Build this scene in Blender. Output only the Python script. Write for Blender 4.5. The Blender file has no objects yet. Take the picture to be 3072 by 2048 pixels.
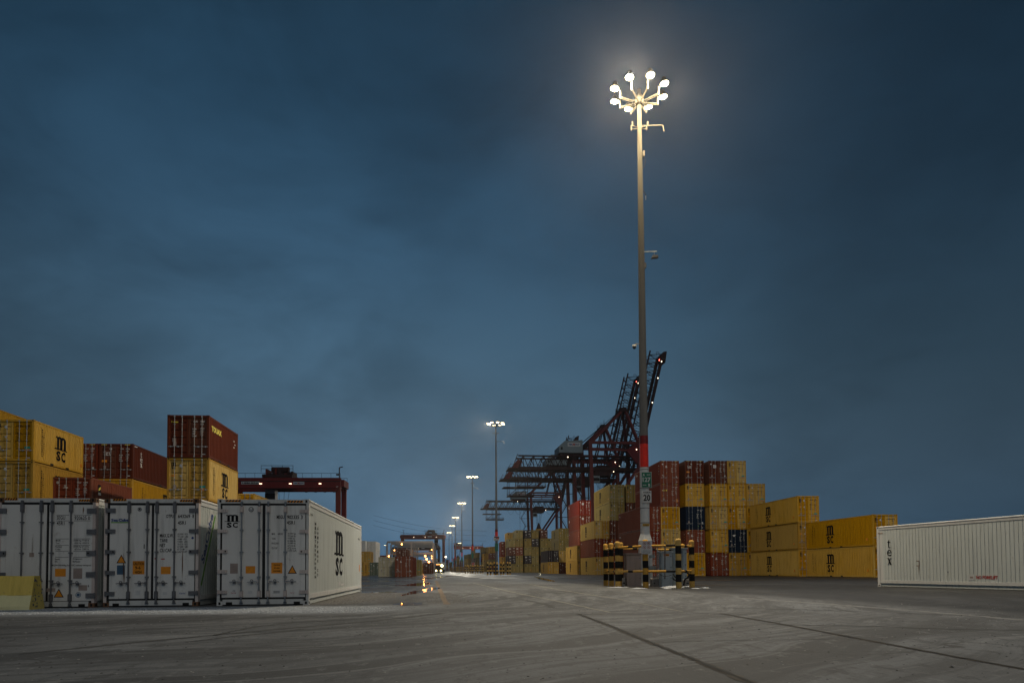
import bpy, math, random
from mathutils import Vector, Matrix
random.seed(7)
R = math.radians
scene = bpy.context.scene
COL = scene.collection

# ------------------------------------------------------------------ camera
F, CXP, CYP = 2153.0, 1536.0, 1623.7          # focal length and principal point, photo pixels
CAMH, PITCH, ROLL = 0.92, R(2.25), R(0.37)
RM = Matrix.Rotation(R(90) + PITCH, 3, 'X') @ Matrix.Rotation(-ROLL, 3, 'Z')
cam_d = bpy.data.cameras.new('camera'); cam = bpy.data.objects.new('camera', cam_d); COL.objects.link(cam)
cam_d.sensor_width = 36; cam_d.lens = 36 * F / 3072; cam_d.shift_y = (CYP - 1024) / 3072
cam_d.clip_start = 0.1; cam_d.clip_end = 6000
cam.location = (0, 0, CAMH); cam.rotation_euler = RM.to_euler()
scene.camera = cam

def ray(px, py):
    return RM @ Vector(((px - CXP) / F, (CYP - py) / F, -1))
def at(px, py, d):                     # world point at forward distance d (metres along +Y)
    v = ray(px, py); s = d / v.y
    return Vector((v.x * s, d, CAMH + v.z * s))
def ground(px, py):
    v = ray(px, py); s = -CAMH / v.z
    return Vector((v.x * s, v.y * s, 0))
def gx(px, d):                         # x on the ground at distance d
    py = 1708 - ROLL * (px - CXP) + CAMH * F / d
    return at(px, py, d).x
def zz(px, py, d): return at(px, py, d).z

# ------------------------------------------------------------------ materials
MATS = {}
def nodes_of(m):
    m.use_nodes = True; nt = m.node_tree
    return nt, nt.nodes, nt.links
class NB:
    """small helper for building node trees"""
    def __init__(s, nt): s.nt, s.n, s.l = nt, nt.nodes, nt.links
    def new(s, t, **k):
        n = s.n.new(t)
        for a, b in k.items(): setattr(n, a, b)
        return n
    def link(s, a, b): s.l.new(a, b)
    def put(s, sock, v):
        if hasattr(v, 'is_output') or isinstance(v, bpy.types.NodeSocket): s.l.new(v, sock)
        else: sock.default_value = v
    def math(s, op, a, b=0.0, c=None, clamp=False):
        n = s.new('ShaderNodeMath', operation=op); n.use_clamp = clamp
        s.put(n.inputs[0], a); s.put(n.inputs[1], b)
        if c is not None: s.put(n.inputs[2], c)
        return n.outputs[0]
    def step(s, v, lo, hi):            # smooth step, also downwards when lo > hi
        n = s.new('ShaderNodeMapRange', interpolation_type='SMOOTHSTEP')
        if lo < hi:
            s.put(n.inputs[0], v); n.inputs[1].default_value = lo; n.inputs[2].default_value = hi
            return n.outputs[0]
        s.put(n.inputs[0], v); n.inputs[1].default_value = hi; n.inputs[2].default_value = lo
        n.inputs[3].default_value = 1; n.inputs[4].default_value = 0
        return n.outputs[0]
    def noise(s, vec, scale, detail=4, rough=.55, dist=0):
        n = s.new('ShaderNodeTexNoise'); s.put(n.inputs['Vector'], vec)
        n.inputs['Scale'].default_value = scale; n.inputs['Detail'].default_value = detail
        n.inputs['Roughness'].default_value = rough; n.inputs['Distortion'].default_value = dist
        return n.outputs['Fac']
    def mapping(s, vec, scale=(1, 1, 1), rot=(0, 0, 0), loc=(0, 0, 0)):
        n = s.new('ShaderNodeMapping'); s.put(n.inputs[0], vec)
        n.inputs['Location'].default_value = loc; n.inputs['Rotation'].default_value = rot; n.inputs['Scale'].default_value = scale
        return n.outputs[0]
    def mix(s, f, a, b, blend='MIX'):
        n = s.new('ShaderNodeMix', data_type='RGBA', blend_type=blend)
        s.put(n.inputs[0], f)
        for i, v in ((6, a), (7, b)):
            if isinstance(v, tuple) and len(v) == 3: v = (*v, 1)
            s.put(n.inputs[i], v)
        return n.outputs[2]

def plain(name, c, rough=.6, metal=0.0, spec=.4):
    if name in MATS: return MATS[name]
    m = bpy.data.materials.new(name); nt, n, l = nodes_of(m); b = n['Principled BSDF']; k = NB(nt)
    tc = k.new('ShaderNodeTexCoord')
    nz = k.noise(tc.outputs['Object'], 3.0, 5)
    f = k.step(nz, .35, .7)
    k.link(k.mix(f, tuple(v * .82 for v in c), tuple(min(1, v * 1.08) for v in c)), b.inputs['Base Color'])
    b.inputs['Roughness'].default_value = rough; b.inputs['Metallic'].default_value = metal
    b.inputs['Specular IOR Level'].default_value = spec
    MATS[name] = m; return m

def paint(name, c, rust=.5, dirt=.5, rough=.5, rustcol=(.075, .028, .012), vary=.22):
    """weathered container paint: object-random tint, vertical dirt streaks, rust patches"""
    if name in MATS: return MATS[name]
    m = bpy.data.materials.new(name); nt, n, l = nodes_of(m); b = n['Principled BSDF']; k = NB(nt)
    tc = k.new('ShaderNodeTexCoord'); oi = k.new('ShaderNodeObjectInfo')
    add = k.new('ShaderNodeVectorMath', operation='ADD')
    off = k.new('ShaderNodeCombineXYZ'); r10 = k.math('MULTIPLY', oi.outputs['Random'], 40.0)
    k.link(r10, off.inputs[0]); k.link(r10, off.inputs[1])
    k.link(tc.outputs['Object'], add.inputs[0]); k.link(off.outputs[0], add.inputs[1])
    v = add.outputs[0]
    hs = k.new('ShaderNodeHueSaturation')
    hs.inputs['Color'].default_value = (*c, 1)
    k.link(k.math('MULTIPLY_ADD', oi.outputs['Random'], .016, .492), hs.inputs['Hue'])
    k.link(k.math('MULTIPLY_ADD', oi.outputs['Random'], vary, 1 - vary / 2), hs.inputs['Value'])
    k.link(k.math('MULTIPLY_ADD', oi.outputs['Random'], -.2, 1.06), hs.inputs['Saturation'])
    big = k.noise(v, .55, 5, .6)
    streak = k.noise(k.mapping(v, (5, 5, .35)), 1.2, 5, .65)
    col = k.mix(k.math('MULTIPLY', k.step(big, .42, .72), .35), hs.outputs[0], tuple(min(1, x * 1.12 + .004) for x in c))
    dcol = tuple(x * .45 for x in c)
    col = k.mix(k.math('MULTIPLY', k.step(streak, .48, .75), dirt), col, dcol)
    speck = k.noise(v, 6.5, 6, .7)
    rs = k.math('MULTIPLY', k.step(speck, .60, .70), k.step(k.noise(v, .8, 3), .42, .66))
    rs2 = k.step(k.noise(k.mapping(v, (9, 9, .5)), 1.0, 4, .6), .66, .74)
    col = k.mix(k.math('MULTIPLY', k.math('MAXIMUM', rs, k.math('MULTIPLY', rs2, .6)), rust), col, rustcol)
    k.link(col, b.inputs['Base Color'])
    k.link(k.math('MULTIPLY_ADD', big, .35, rough + .05), b.inputs['Roughness'])
    b.inputs['Specular IOR Level'].default_value = .10
    bp = k.new('ShaderNodeBump'); bp.inputs['Strength'].default_value = .25; bp.inputs['Distance'].default_value = .02
    k.link(k.noise(v, 1.6, 3), bp.inputs['Height']); k.link(bp.outputs[0], b.inputs['Normal'])
    MATS[name] = m; return m

def glow(name, c, s, sampled=False):
    if name in MATS: return MATS[name]
    m = bpy.data.materials.new(name); m.cycles.emission_sampling = 'FRONT' if sampled else 'NONE'; nt, n, l = nodes_of(m); b = n['Principled BSDF']
    b.inputs['Base Color'].default_value = (.8, .8, .8, 1)
    b.inputs['Emission Color'].default_value = (*c, 1); b.inputs['Emission Strength'].default_value = s
    MATS[name] = m; return m

YEL = paint('ochre container paint', (.50, .265, .010), .7, .62, vary=.36)
YEL2 = paint('faded ochre container paint', (.46, .28, .055), .8, .65, vary=.34)
RED = paint('oxide red container paint', (.175, .033, .012), .5, .6, vary=.34)
BRN = paint('dark brown container paint', (.10, .024, .010), .45, .6, vary=.34)
BRT = paint('bright red container paint', (.19, .031, .015), .3, .4)
NVY = paint('navy container paint', (.006, .015, .034), .3, .4)
BLK = paint('near black container paint', (.03, .022, .026), .3, .4)
TAN = paint('beige container paint', (.46, .42, .30), .5, .5)
OLV = paint('drab olive container paint', (.25, .185, .052), .5, .5)
GRN = paint('grey green container paint', (.12, .15, .12), .5, .5)
WHT = paint('white reefer paint', (.60, .60, .585), .6, .3, .45, (.16, .07, .03), .1)
WHG = paint('grey white reefer side paint', (.54, .575, .56), .45, .42, .5, (.16, .07, .03), .1)
DOORW = paint('white reefer door paint', (.69, .68, .66), .42, .42, .45, (.2, .09, .04), .08)
GASK = plain('black rubber gasket', (.010, .010, .011), .6)
STEEL = plain('galvanised steel', (.30, .32, .34), .45, .7)
GUN = plain('grey cast steel', (.17, .17, .18), .55, .4)
PINKW = paint('rusty white hinge paint', (.58, .50, .47), .6, .5)
RODM = plain('zinc locking rod', (.42, .43, .43), .45, .5)
BLKT = plain('black lettering paint', (.008, .008, .010), .8, 0, .08)
WHTT = plain('white lettering paint', (.72, .70, .66), .6)
YELT = plain('yellow lettering paint', (.75, .62, .05), .6)
ORG = plain('orange sticker', (.75, .27, .015), .5)
REDT = plain('red lettering paint', (.42, .02, .02), .5)
BLUT = plain('blue lettering paint', (.01, .05, .22), .5)
TEAL = plain('teal sticker', (.05, .35, .28), .5)
LIME = plain('green sticker', (.13, .36, .02), .5)
STKG = plain('grey brown sticker', (.34, .27, .24), .6)
STKW = plain('white sticker', (.62, .62, .62), .5)
STKB = plain('slate blue sticker', (.05, .11, .19), .5)
DARK = plain('dark opening', (.006, .006, .007), .8)
RUSTM = plain('rust stain', (.17, .085, .045), .8)
CRANE = paint('dark red crane paint', (.155, .030, .030), .2, .4)
CRANED = paint('dark crane steel', (.048, .022, .022), .2, .4)
RTGM = paint('gantry crane red paint', (.17, .028, .025), .2, .4)
HOUSE = paint('grey blue machinery house', (.27, .32, .345), .1, .3)
YPOST = paint('yellow bollard paint', (.62, .36, .075), .5, .3, .5, (.12, .09, .06))
KPOST = paint('black bollard paint', (.014, .014, .016), .75, .1, .5, (.20, .20, .21))
CONC = paint('weathered concrete block', (.30, .28, .26), .1, .4, .8)
BARY = paint('worn yellow barrier paint', (.72, .52, .10), .35, .3, .7, (.10, .08, .06))
BARL = paint('pale yellow barrier base', (.74, .66, .34), .35, .3, .7, (.12, .10, .08))
CABB = paint('light blue grey cabinet', (.34, .40, .45), .05, .25, .5)
CABT = paint('pinkish grey transformer cabinet', (.33, .27, .245), .1, .3, .6)
POLEM = paint('galvanised mast steel', (.165, .165, .165), .05, .4, .65)
PALEP = paint('pale grey mast paint', (.58, .60, .61), .15, .35, .5)
REDB = plain('reflective red band', (.92, .030, .012), .35)
DRDB = plain('dark red band', (.20, .008, .010), .45)
SGRN = plain('green sign face', (.008, .15, .085), .4)
WIRE = plain('black cable', (.012, .012, .013), .6)
SNOW = plain('dirty snow', (.40, .43, .48), .8)
LAMP = glow('mast lamp lens', (1.0, .74, .36), 1500, True)
LAMPF = glow('far mast lamp lens', (1.0, .80, .44), 12)
LAMPO = glow('sodium lamp lens', (1.0, .38, .07), 14)
LAMPW = glow('white work lamp lens', (1.0, .80, .55), 5)
LAMPY = glow('yellow headlamp lens', (1.0, .82, .30), 18)
LAMPR = glow('red warning lamp lens', (1.0, .12, .08), 8)

# ------------------------------------------------------------------ mesh building
TXT = {}
def text_mesh(s, bold=0.0):
    key = (s, bold)
    if key in TXT: return TXT[key]
    cu = bpy.data.curves.new('t', 'FONT'); cu.body = s; cu.resolution_u = 2; cu.offset = bold
    ob = bpy.data.objects.new('t', cu); me = bpy.data.meshes.new_from_object(ob)
    vs = [(v.co.x, v.co.y) for v in me.vertices]; fs = [tuple(p.vertices) for p in me.polygons]
    bpy.data.objects.remove(ob); bpy.data.curves.remove(cu); bpy.data.meshes.remove(me)
    if vs:
        x0 = min(v[0] for v in vs); x1 = max(v[0] for v in vs); y0 = min(v[1] for v in vs); y1 = max(v[1] for v in vs)
        vs = [((x - x0) / max(1e-6, x1 - x0), (y - y0) / max(1e-6, y1 - y0)) for x, y in vs]
    TXT[key] = (vs, fs); return TXT[key]

class MB:
    def __init__(s): s.v, s.f, s.m, s.mats, s.sm = [], [], [], [], []
    def mi(s, mat):
        if mat not in s.mats: s.mats.append(mat)
        return s.mats.index(mat)
    def add(s, vs, fs, mat, smooth=False):
        o = len(s.v); s.v += [tuple(v) for v in vs]; i = s.mi(mat)
        for f in fs: s.f.append(tuple(o + a for a in f)); s.m.append(i); s.sm.append(smooth)
    def box(s, a, b, mat, M=None):
        (x0, y0, z0), (x1, y1, z1) = a, b
        vs = [Vector(p) for p in ((x0,y0,z0),(x1,y0,z0),(x1,y1,z0),(x0,y1,z0),(x0,y0,z1),(x1,y0,z1),(x1,y1,z1),(x0,y1,z1))]
        if M: vs = [M @ v for v in vs]
        s.add(vs, [(0,3,2,1),(4,5,6,7),(0,1,5,4),(1,2,6,5),(2,3,7,6),(3,0,4,7)], mat)
    def tube(s, p, q, r, mat, n=6, r2=None, caps=True, smooth=None):
        p, q = Vector(p), Vector(q); d = q - p
        if d.length < 1e-6: return
        a = d.orthogonal().normalized(); b = d.cross(a).normalized(); r2 = r if r2 is None else r2
        vs = []
        for c, rr in ((p, r), (q, r2)):
            for i in range(n):
                t = 2 * math.pi * (i + .5) / n; vs.append(c + a * (rr * math.cos(t)) + b * (rr * math.sin(t)))
        s.add(vs, [(i, (i + 1) % n, n + (i + 1) % n, n + i) for i in range(n)], mat, n > 6 if smooth is None else smooth)
        if caps: s.add(vs, [tuple(range(n))[::-1], tuple(range(n, 2 * n))], mat)
    def beam(s, p, q, w, h, mat):               # rectangular bar, h along the upright direction
        p, q = Vector(p), Vector(q); d = (q - p).normalized()
        up = Vector((0, 0, 1)) if abs(d.z) < .92 else Vector((1, 0, 0))
        x = d.cross(up).normalized() * (w / 2); z = x.cross(d).normalized() * (h / 2)
        vs = [p - x - z, p + x - z, p + x + z, p - x + z, q - x - z, q + x - z, q + x + z, q - x + z]
        s.add(vs, [(0,3,2,1),(4,5,6,7),(0,1,5,4),(1,2,6,5),(2,3,7,6),(3,0,4,7)], mat)
    def path(s, pts, r, mat, n=6):
        for a, b in zip(pts, pts[1:]): s.tube(a, b, r, mat, n)
    def prism(s, pts, axis_a, axis_b, mat):     # polygon extruded: pts list of Vector, shifted by axis vectors
        n = len(pts); vs = [Vector(p) + Vector(axis_a) for p in pts] + [Vector(p) + Vector(axis_b) for p in pts]
        s.add(vs, [tuple(range(n))[::-1], tuple(range(n, 2 * n))] + [(i, (i + 1) % n, n + (i + 1) % n, n + i) for i in range(n)], mat)
    def lathe(s, prof, mat, n=12, c=(0, 0, 0), smooth=True):
        vs = []
        for r, z in prof:
            for i in range(n):
                t = 2 * math.pi * (i + .5) / n; vs.append((c[0] + r * math.cos(t), c[1] + r * math.sin(t), c[2] + z))
        fs = []
        for k in range(len(prof) - 1):
            for i in range(n): fs.append((k*n+i, k*n+(i+1)%n, (k+1)*n+(i+1)%n, (k+1)*n+i))
        s.add(vs, fs, mat, smooth)
        if prof[-1][0] > 1e-3: s.add(vs[-n:], [tuple(range(n))], mat)
    # ---- flat graphics on a plane: frame = (origin, right, up) with out = offset already in origin
    def rect(s, fr, x0, z0, x1, z1, mat):
        o, r, u = fr; s.add([o + r*x0 + u*z0, o + r*x1 + u*z0, o + r*x1 + u*z1, o + r*x0 + u*z1], [(0,1,2,3)], mat)
    def poly(s, fr, pts, mat):
        o, r, u = fr; s.add([o + r*x + u*z for x, z in pts], [tuple(range(len(pts)))], mat)
    def circ(s, fr, cx, cz, rad, mat, n=14):
        s.poly(fr, [(cx + rad*math.cos(6.2832*i/n), cz + rad*math.sin(6.2832*i/n)) for i in range(n)], mat)
    def ring(s, fr, cx, cz, r0, r1, mat, n=16):
        o, r, u = fr
        a = [(math.cos(6.2832*i/n), math.sin(6.2832*i/n)) for i in range(n)]
        vs = [o + r*(cx+r0*c) + u*(cz+r0*d) for c, d in a] + [o + r*(cx+r1*c) + u*(cz+r1*d) for c, d in a]
        s.add(vs, [(i, (i+1) % n, n+(i+1) % n, n+i) for i in range(n)], mat)
    def text(s, fr, t, x0, z0, x1, z1, mat, bold=0.0):
        bold = bold + .012
        vs, fs = text_mesh(t, bold); o, r, u = fr
        s.add([o + r*(x0 + (x1-x0)*a) + u*(z0 + (z1-z0)*b) for a, b in vs], fs, mat)
    def tri(s, fr, x0, z0, x1, z1, m1=None, m2=None):
        m1, m2 = m1 or BLKT, m2 or ORG
        cx = (x0+x1)/2; w = (x1-x0); e = s_off(fr, .0015)
        s.poly(fr, [(x0, z0), (x1, z0), (cx, z1)], m1)
        s.poly(e, [(x0 + w*.13, z0 + (z1-z0)*.08), (x1 - w*.13, z0 + (z1-z0)*.08), (cx, z1 - (z1-z0)*.17)], m2)
    def msc(s, fr, x0, z0, x1, z1, mat):
        """bold lower-case m standing on a wavy line above the letters s c"""
        o, r, u = fr; w = x1 - x0; h = z1 - z0; cx = (x0 + x1) / 2
        mx0, mx1 = x0 + w*.13, x1 - w*.13; mw = mx1 - mx0
        zb, zt = z0 + h*.49, z1
        lw = mw * .235
        X = lambda t: mx0 + mw*t
        for a in (.06, .42, .79): s.poly(fr, [(X(a), zb), (X(a)+lw, zb), (X(a)+lw, zt - h*.10), (X(a), zt - h*.10)], mat)
        for a, b in ((.06, .62), (.42, .99)):
            n = 8; top = []; bot = []
            for i in range(n + 1):
                t = i / n; x = X(a + (b-a)*t)
                top.append((x, zt - h*.10 + h*.10*math.sin(math.pi*(.12+.76*t))))
                bot.append((x, zt - h*.17 + h*.07*math.sin(math.pi*t)))
            for i in range(n): s.poly(fr, [bot[i], bot[i+1], top[i+1], top[i]], mat)
        s.poly(fr, [(X(-.04), zt - h*.09), (X(.10), zt - h*.09), (X(.10), zt), (X(-.04), zt - h*.02)], mat)
        n = 12
        for i in range(n):
            a, b = i/n, (i+1)/n
            za = zb - h*.035 + h*.014*math.sin(a*18.8); zc = zb - h*.035 + h*.014*math.sin(b*18.8)
            s.poly(fr, [(x0+w*a, za), (x0+w*b, zc), (x0+w*b, zc + h*.045), (x0+w*a, za + h*.045)], mat)
        s.text(fr, 'S', x0 + w*.14, z0, x0 + w*.47, z0 + h*.41, mat, .030)
        s.text(fr, 'C', x0 + w*.53, z0, x0 + w*.86, z0 + h*.41, mat, .030)
    def tex(s, fr, x0, z0, x1, z1, mat, vertical=False):
        """serif letters t e x"""
        e = s_off(fr, .001)
        def T(a, b, c, d):
            w, h = c-a, d-b
            s.poly(fr, [(a+w*.30, b+h*.10), (a+w*.58, b+h*.10), (a+w*.58, b+h*.98), (a+w*.50, b+h*.98), (a+w*.30, b+h*.80)], mat)
            s.rect(e, a, b+h*.66, a+w*.98, b+h*.74, mat)
            s.poly(e, [(a+w*.30, b+h*.14), (a+w*.45, b), (a+w*.78, b), (a+w, b+h*.10), (a+w*.96, b+h*.14), (a+w*.72, b+h*.09), (a+w*.58, b+h*.14)], mat)
        def E(a, b, c, d):
            s.text(fr, 'e', a, b, c, d, mat, -.012)
        def Xx(a, b, c, d):
            w, h = c-a, d-b
            s.poly(fr, [(a+w*.10, d), (a+w*.42, d), (a+w*.92, b), (a+w*.60, b)], mat)
            s.poly(e, [(a+w*.72, d), (a+w*.84, d), (a+w*.30, b), (a+w*.16, b)], mat)
            for q0, q1, z in ((0, .5, d), (.6, 1, d), (0, .42, b+h*.05), (.5, 1, b+h*.05)): s.rect(e, a+w*q0, z-h*.05, a+w*q1, z, mat)
        if vertical:
            h = z1 - z0
            T(x0+(x1-x0)*.1, z0+h*.66, x0+(x1-x0)*.8, z1); E(x0, z0+h*.345, x1, z0+h*.60); Xx(x0, z0, x1, z0+h*.27)
        else:
            w = x1 - x0; h = z1 - z0
            T(x0, z0, x0+w*.28, z1); E(x0+w*.30, z0, x0+w*.62, z0+h*.74); Xx(x0+w*.64, z0, x1, z0+h*.74)
    def mesh(s, name):
        me = bpy.data.meshes.new(name); me.from_pydata(s.v, [], s.f)
        for m in s.mats: me.materials.append(m)
        if s.f:
            me.polygons.foreach_set('material_index', s.m); me.polygons.foreach_set('use_smooth', s.sm)
        me.update(); return me
    def build(s, name, parent=None, loc=None):
        return link(name, s.mesh(name), parent, loc)
def s_off(fr, d):
    o, r, u = fr; return (o + r.cross(u) * d, r, u)
def link(name, me, parent=None, loc=None):
    o = bpy.data.objects.new(name, me); COL.objects.link(o)
    if parent: o.parent = parent
    if loc is not None: o.location = loc
    return o
def thing(name, label, cat, loc=(0, 0, 0), rz=0.0, group=None):
    o = bpy.data.objects.new(name, None); COL.objects.link(o); o.location = loc; o.rotation_euler = (0, 0, rz)
    o.empty_display_size = .5
    return tag(o, label, cat, group)
def tag(o, label, cat, group=None):
    o['label'] = label; o['category'] = cat
    if group: o['group'] = group
    return o
def kind(o, k): o['kind'] = k; return o

W = 2.438
V3 = Vector
def door_frame(L, out=0.0): return (V3((-W/2, -L/2 - out, 0)), V3((1, 0, 0)), V3((0, 0, 1)))
def right_frame(L, out=.004): return (V3((W/2 + out, -L/2, 0)), V3((0, 1, 0)), V3((0, 0, 1)))     # x runs away from the doors
def left_frame(L, out=.004): return (V3((-W/2 - out, L/2, 0)), V3((0, -1, 0)), V3((0, 0, 1)))     # x runs towards the doors

# ------------------------------------------------------------------ dry containers
MESHES = {}
def cached(key, fn):
    if key not in MESHES: MESHES[key] = fn()
    return MESHES[key]

def corrugated(mb, x, sgn, y0, y1, z0, z1, mat, pitch=.278, dep=.036):
    n = max(3, round((y1 - y0) / pitch)); p = (y1 - y0) / n; pts = []
    for i in range(n):
        b = y0 + i * p
        pts += [(b, 0), (b + p*.25, 0), (b + p*.5, dep), (b + p*.75, dep)]
    pts.append((y1, 0))
    vs = []
    for y, d in pts: vs += [(x - sgn*d, y, z0), (x - sgn*d, y, z1)]
    fs = []
    for i in range(len(pts) - 1):
        a = 2*i; f = (a, a+2, a+3, a+1); fs.append(f if sgn > 0 else f[::-1])
    mb.add(vs, fs, mat)

def side_marks(mb, L, h, design):
    """lettering of both long sides"""
    for fr, door_near in ((right_frame(L), True), (left_frame(L), False)):
        X = (lambda t: t * L)
        if design == 'msc':
            lw = 1.55; c = L * (.52 if door_near else .42)
            mb.msc(fr, c - lw/2, h*.17, c + lw/2, h*.80, BLKT)
            c = L * .145
            for i, ch in enumerate('MEDITERRANEAN'): mb.text(fr, ch, c, h*.80 - i*h*.053, c + .12, h*.80 - i*h*.053 + h*.036, BLKT, .02)
            for i, ch in enumerate('SHIPPING CO'):
                if ch != ' ': mb.text(fr, ch, c + L*.035, h*.74 - i*h*.053, c + L*.035 + .09, h*.74 - i*h*.053 + h*.032, BLKT, .01)
            c = L * (.08 if not door_near else .93)
            if not door_near: c = L * .91
            mb.rect(fr, c, h*.18, c + .28, h*.26, ORG)
        elif design == 'tex':
            c = L*.10
            mb.tex(fr, c, h*.40, c + .42, h*.85, WHTT, True)
            mb.rect(fr, L*.02, h*.93, L*.06, h*.95, WHTT)
        elif design == 'touax':
            mb.text(fr, 'TOUAX', L*.08, h*.66, L*.40, h*.80, YELT, .05)
            for i in range(3): mb.rect(fr, L*.83 + (i % 2)*.2, h*(.72 - i*.08), L*.83 + (i % 2)*.2 + .2, h*(.75 - i*.08), WHTT)
        elif design == 'flag':
            mb.rect(fr, L*.15, h*.55, L*.21, h*.84, BLKT)
            e = s_off(fr, .002)
            mb.poly(e, [(L*.155, h*.66), (L*.205, h*.72), (L*.205, h*.79), (L*.155, h*.73)], YELT)
            mb.rect(e, L*.15, h*.55, L*.21, h*.62, WHTT)
        elif design in ('red', 'red2'):
            mb.text(fr, 'CAI' if design == 'red2' else 'TEXTAINER', L*.04, h*.80, L*.04 + (.5 if design == 'red2' else .9), h*.87, WHTT)
            c = L*.945
            for i in range(4): mb.rect(fr, c, h*(.78 - i*.12), c + .10, h*(.83 - i*.12), WHTT if i % 2 == 0 else ORG)
        elif design == 'square':
            mb.rect(fr, L*.06, h*.70, L*.06 + .5, h*.86, STKW)

def door_marks(L, h, design, yo):
    """door graphics; returns one mesh builder per leaf, x measured from the left edge of the end"""
    mbs = (MB(), MB()); fr0 = (V3((-W/2, yo, 0)), V3((1, 0, 0)), V3((0, 0, 1)))
    def which(x): return mbs[0] if x < W/2 else mbs[1]
    def lines(x0, x1, z, hh, n, mat, gap=.075):
        for i in range(n):
            w = (x1 - x0) * (.65 + .35 * random.Random(i * 7 + int(z * 100)).random())
            which(x0).text(fr0, random.Random(i).choice(['30480 KG', '67200 LBS', '2220 KG', '4890 LBS', '33.2 CU.M', '1172 CU.FT']), x0, z - i*gap, x0 + w, z - i*gap + hh, mat)
    ink = BLKT if design == 'msc' else WHTT
    idt = {'msc': 'MEDU 374875 8', 'tex': 'TGHU 551316 4', 'touax': 'GLDU 944635 2', 'navy': 'CMAU 820514 7'}.get(design, 'TCLU 603741 5')
    a, b, c = idt.split(' ')
    R_ = mbs[1]
    R_.text(fr0, a, 1.50, h*.835, 1.76, h*.875, ink, .01); R_.text(fr0, b, 1.90, h*.835, 2.18, h*.875, ink, .01); R_.text(fr0, c, 2.24, h*.835, 2.29, h*.875, ink)
    R_.text(fr0, '22G1' if L < 8 else '45G1', 1.90, h*.775, 2.10, h*.812, ink, .01)
    for i, t in enumerate(('M.G.W.', 'TARE', 'NET', 'CU.CAP.')): R_.text(fr0, t, 1.44, h*(.66 - i*.055), 1.44 + (.26 if i in (0, 3) else .18), h*(.695 - i*.055), ink, .01)
    lines(1.90, 2.15, h*.69, .045, 6, ink, h*.031)
    l = mbs[0]
    l.rect(fr0, .33, h*.28, .52, h*.37, STKG)
    R_.rect(fr0, 2.05, h*.075, 2.22, h*.095, STKW)
    if design == 'msc':
        l.msc(fr0, .16, h*.74, .52, h*.90, BLKT); l.circ(fr0, .78, h*.82, .09, STKW)
        l.poly(fr0, [(.69, h*.60), (.87, h*.60), (.78, h*.545)], STKW)
        R_.rect(fr0, 1.88, h*.30, 2.24, h*.355, TEAL); R_.rect(fr0, 1.92, h*.235, 2.22, h*.295, ORG)
        l.rect(fr0, .16, h*.565, .46, h*.605, ORG)
    elif design == 'tex':
        l.tex(fr0, .32, h*.66, .86, h*.80, WHTT); l.circ(fr0, .84, h*.85, .09, STKW)
        l.rect(fr0, .20, h*.47, .58, h*.535, ORG); R_.rect(fr0, 1.98, h*.36, 2.15, h*.385, ORG)
    elif design == 'touax':
        l.text(fr0, 'Touax', .18, h*.82, .62, h*.86, YELT, .02); l.rect(fr0, .28, h*.37, .50, h*.46, STKG)
    elif design == 'navy':
        R_.rect(fr0, 2.10, h*.24, 2.25, h*.34, STKW); R_.circ(fr0, 1.62, h*.15, .06, LIME); R_.tri(fr0, 1.95, h*.12, 2.12, h*.18)
    elif design == 'emblem':
        for i in range(5):
            t = i * 1.2566 + .3; l.poly(fr0, [(.75 + .28*math.cos(t), h*.74 + .17*math.sin(t)), (.75 + .07*math.cos(t+.9), h*.74 + .07*math.sin(t+.9)), (.75 + .07*math.cos(t-.9), h*.74 + .07*math.sin(t-.9))], WHTT)
        l.circ(s_off(fr0, .001), .75, h*.74, .12, WHTT)
        l.circ(fr0, .30, h*.50, .07, STKW); l.poly(fr0, [(.72, h*.38), (.90, h*.38), (.81, h*.32)], STKW)
    elif design == 'square':
        l.rect(fr0, .62, h*.68, .98, h*.82, STKW); l.ring(s_off(fr0, .002), .80, h*.75, .07, .11, BLKT)
        l.tri(fr0, .72, h*.43, .90, h*.49); l.circ(fr0, .32, h*.85, .09, STKW); R_.rect(fr0, 2.0, h*.30, 2.16, h*.36, STKW)
    elif design == 'smile':
        l.text(fr0, 'tm', .12, h*.69, .30, h*.74, WHTT, .03); l.rect(fr0, .31, h*.69, .56, h*.72, YELT)
        l.circ(fr0, .78, h*.715, .10, YELT); l.tri(fr0, .20, h*.46, .40, h*.52); R_.rect(fr0, 1.98, h*.20, 2.26, h*.33, ORG)
    else:
        l.circ(fr0, .32, h*.85, .09, STKW)
        l.poly(fr0, [(.62, h*.70), (.95, h*.70), (.95, h*.72), (.80, h*.73), (.88, h*.80), (.70, h*.78), (.76, h*.73)], WHTT)
        l.tri(fr0, .72, h*.43, .90, h*.49); R_.rect(fr0, 2.02, h*.26, 2.16, h*.33, STKW); l.rect(fr0, .18, h*.365, .40, h*.385, WHTT)
    return mbs

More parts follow.
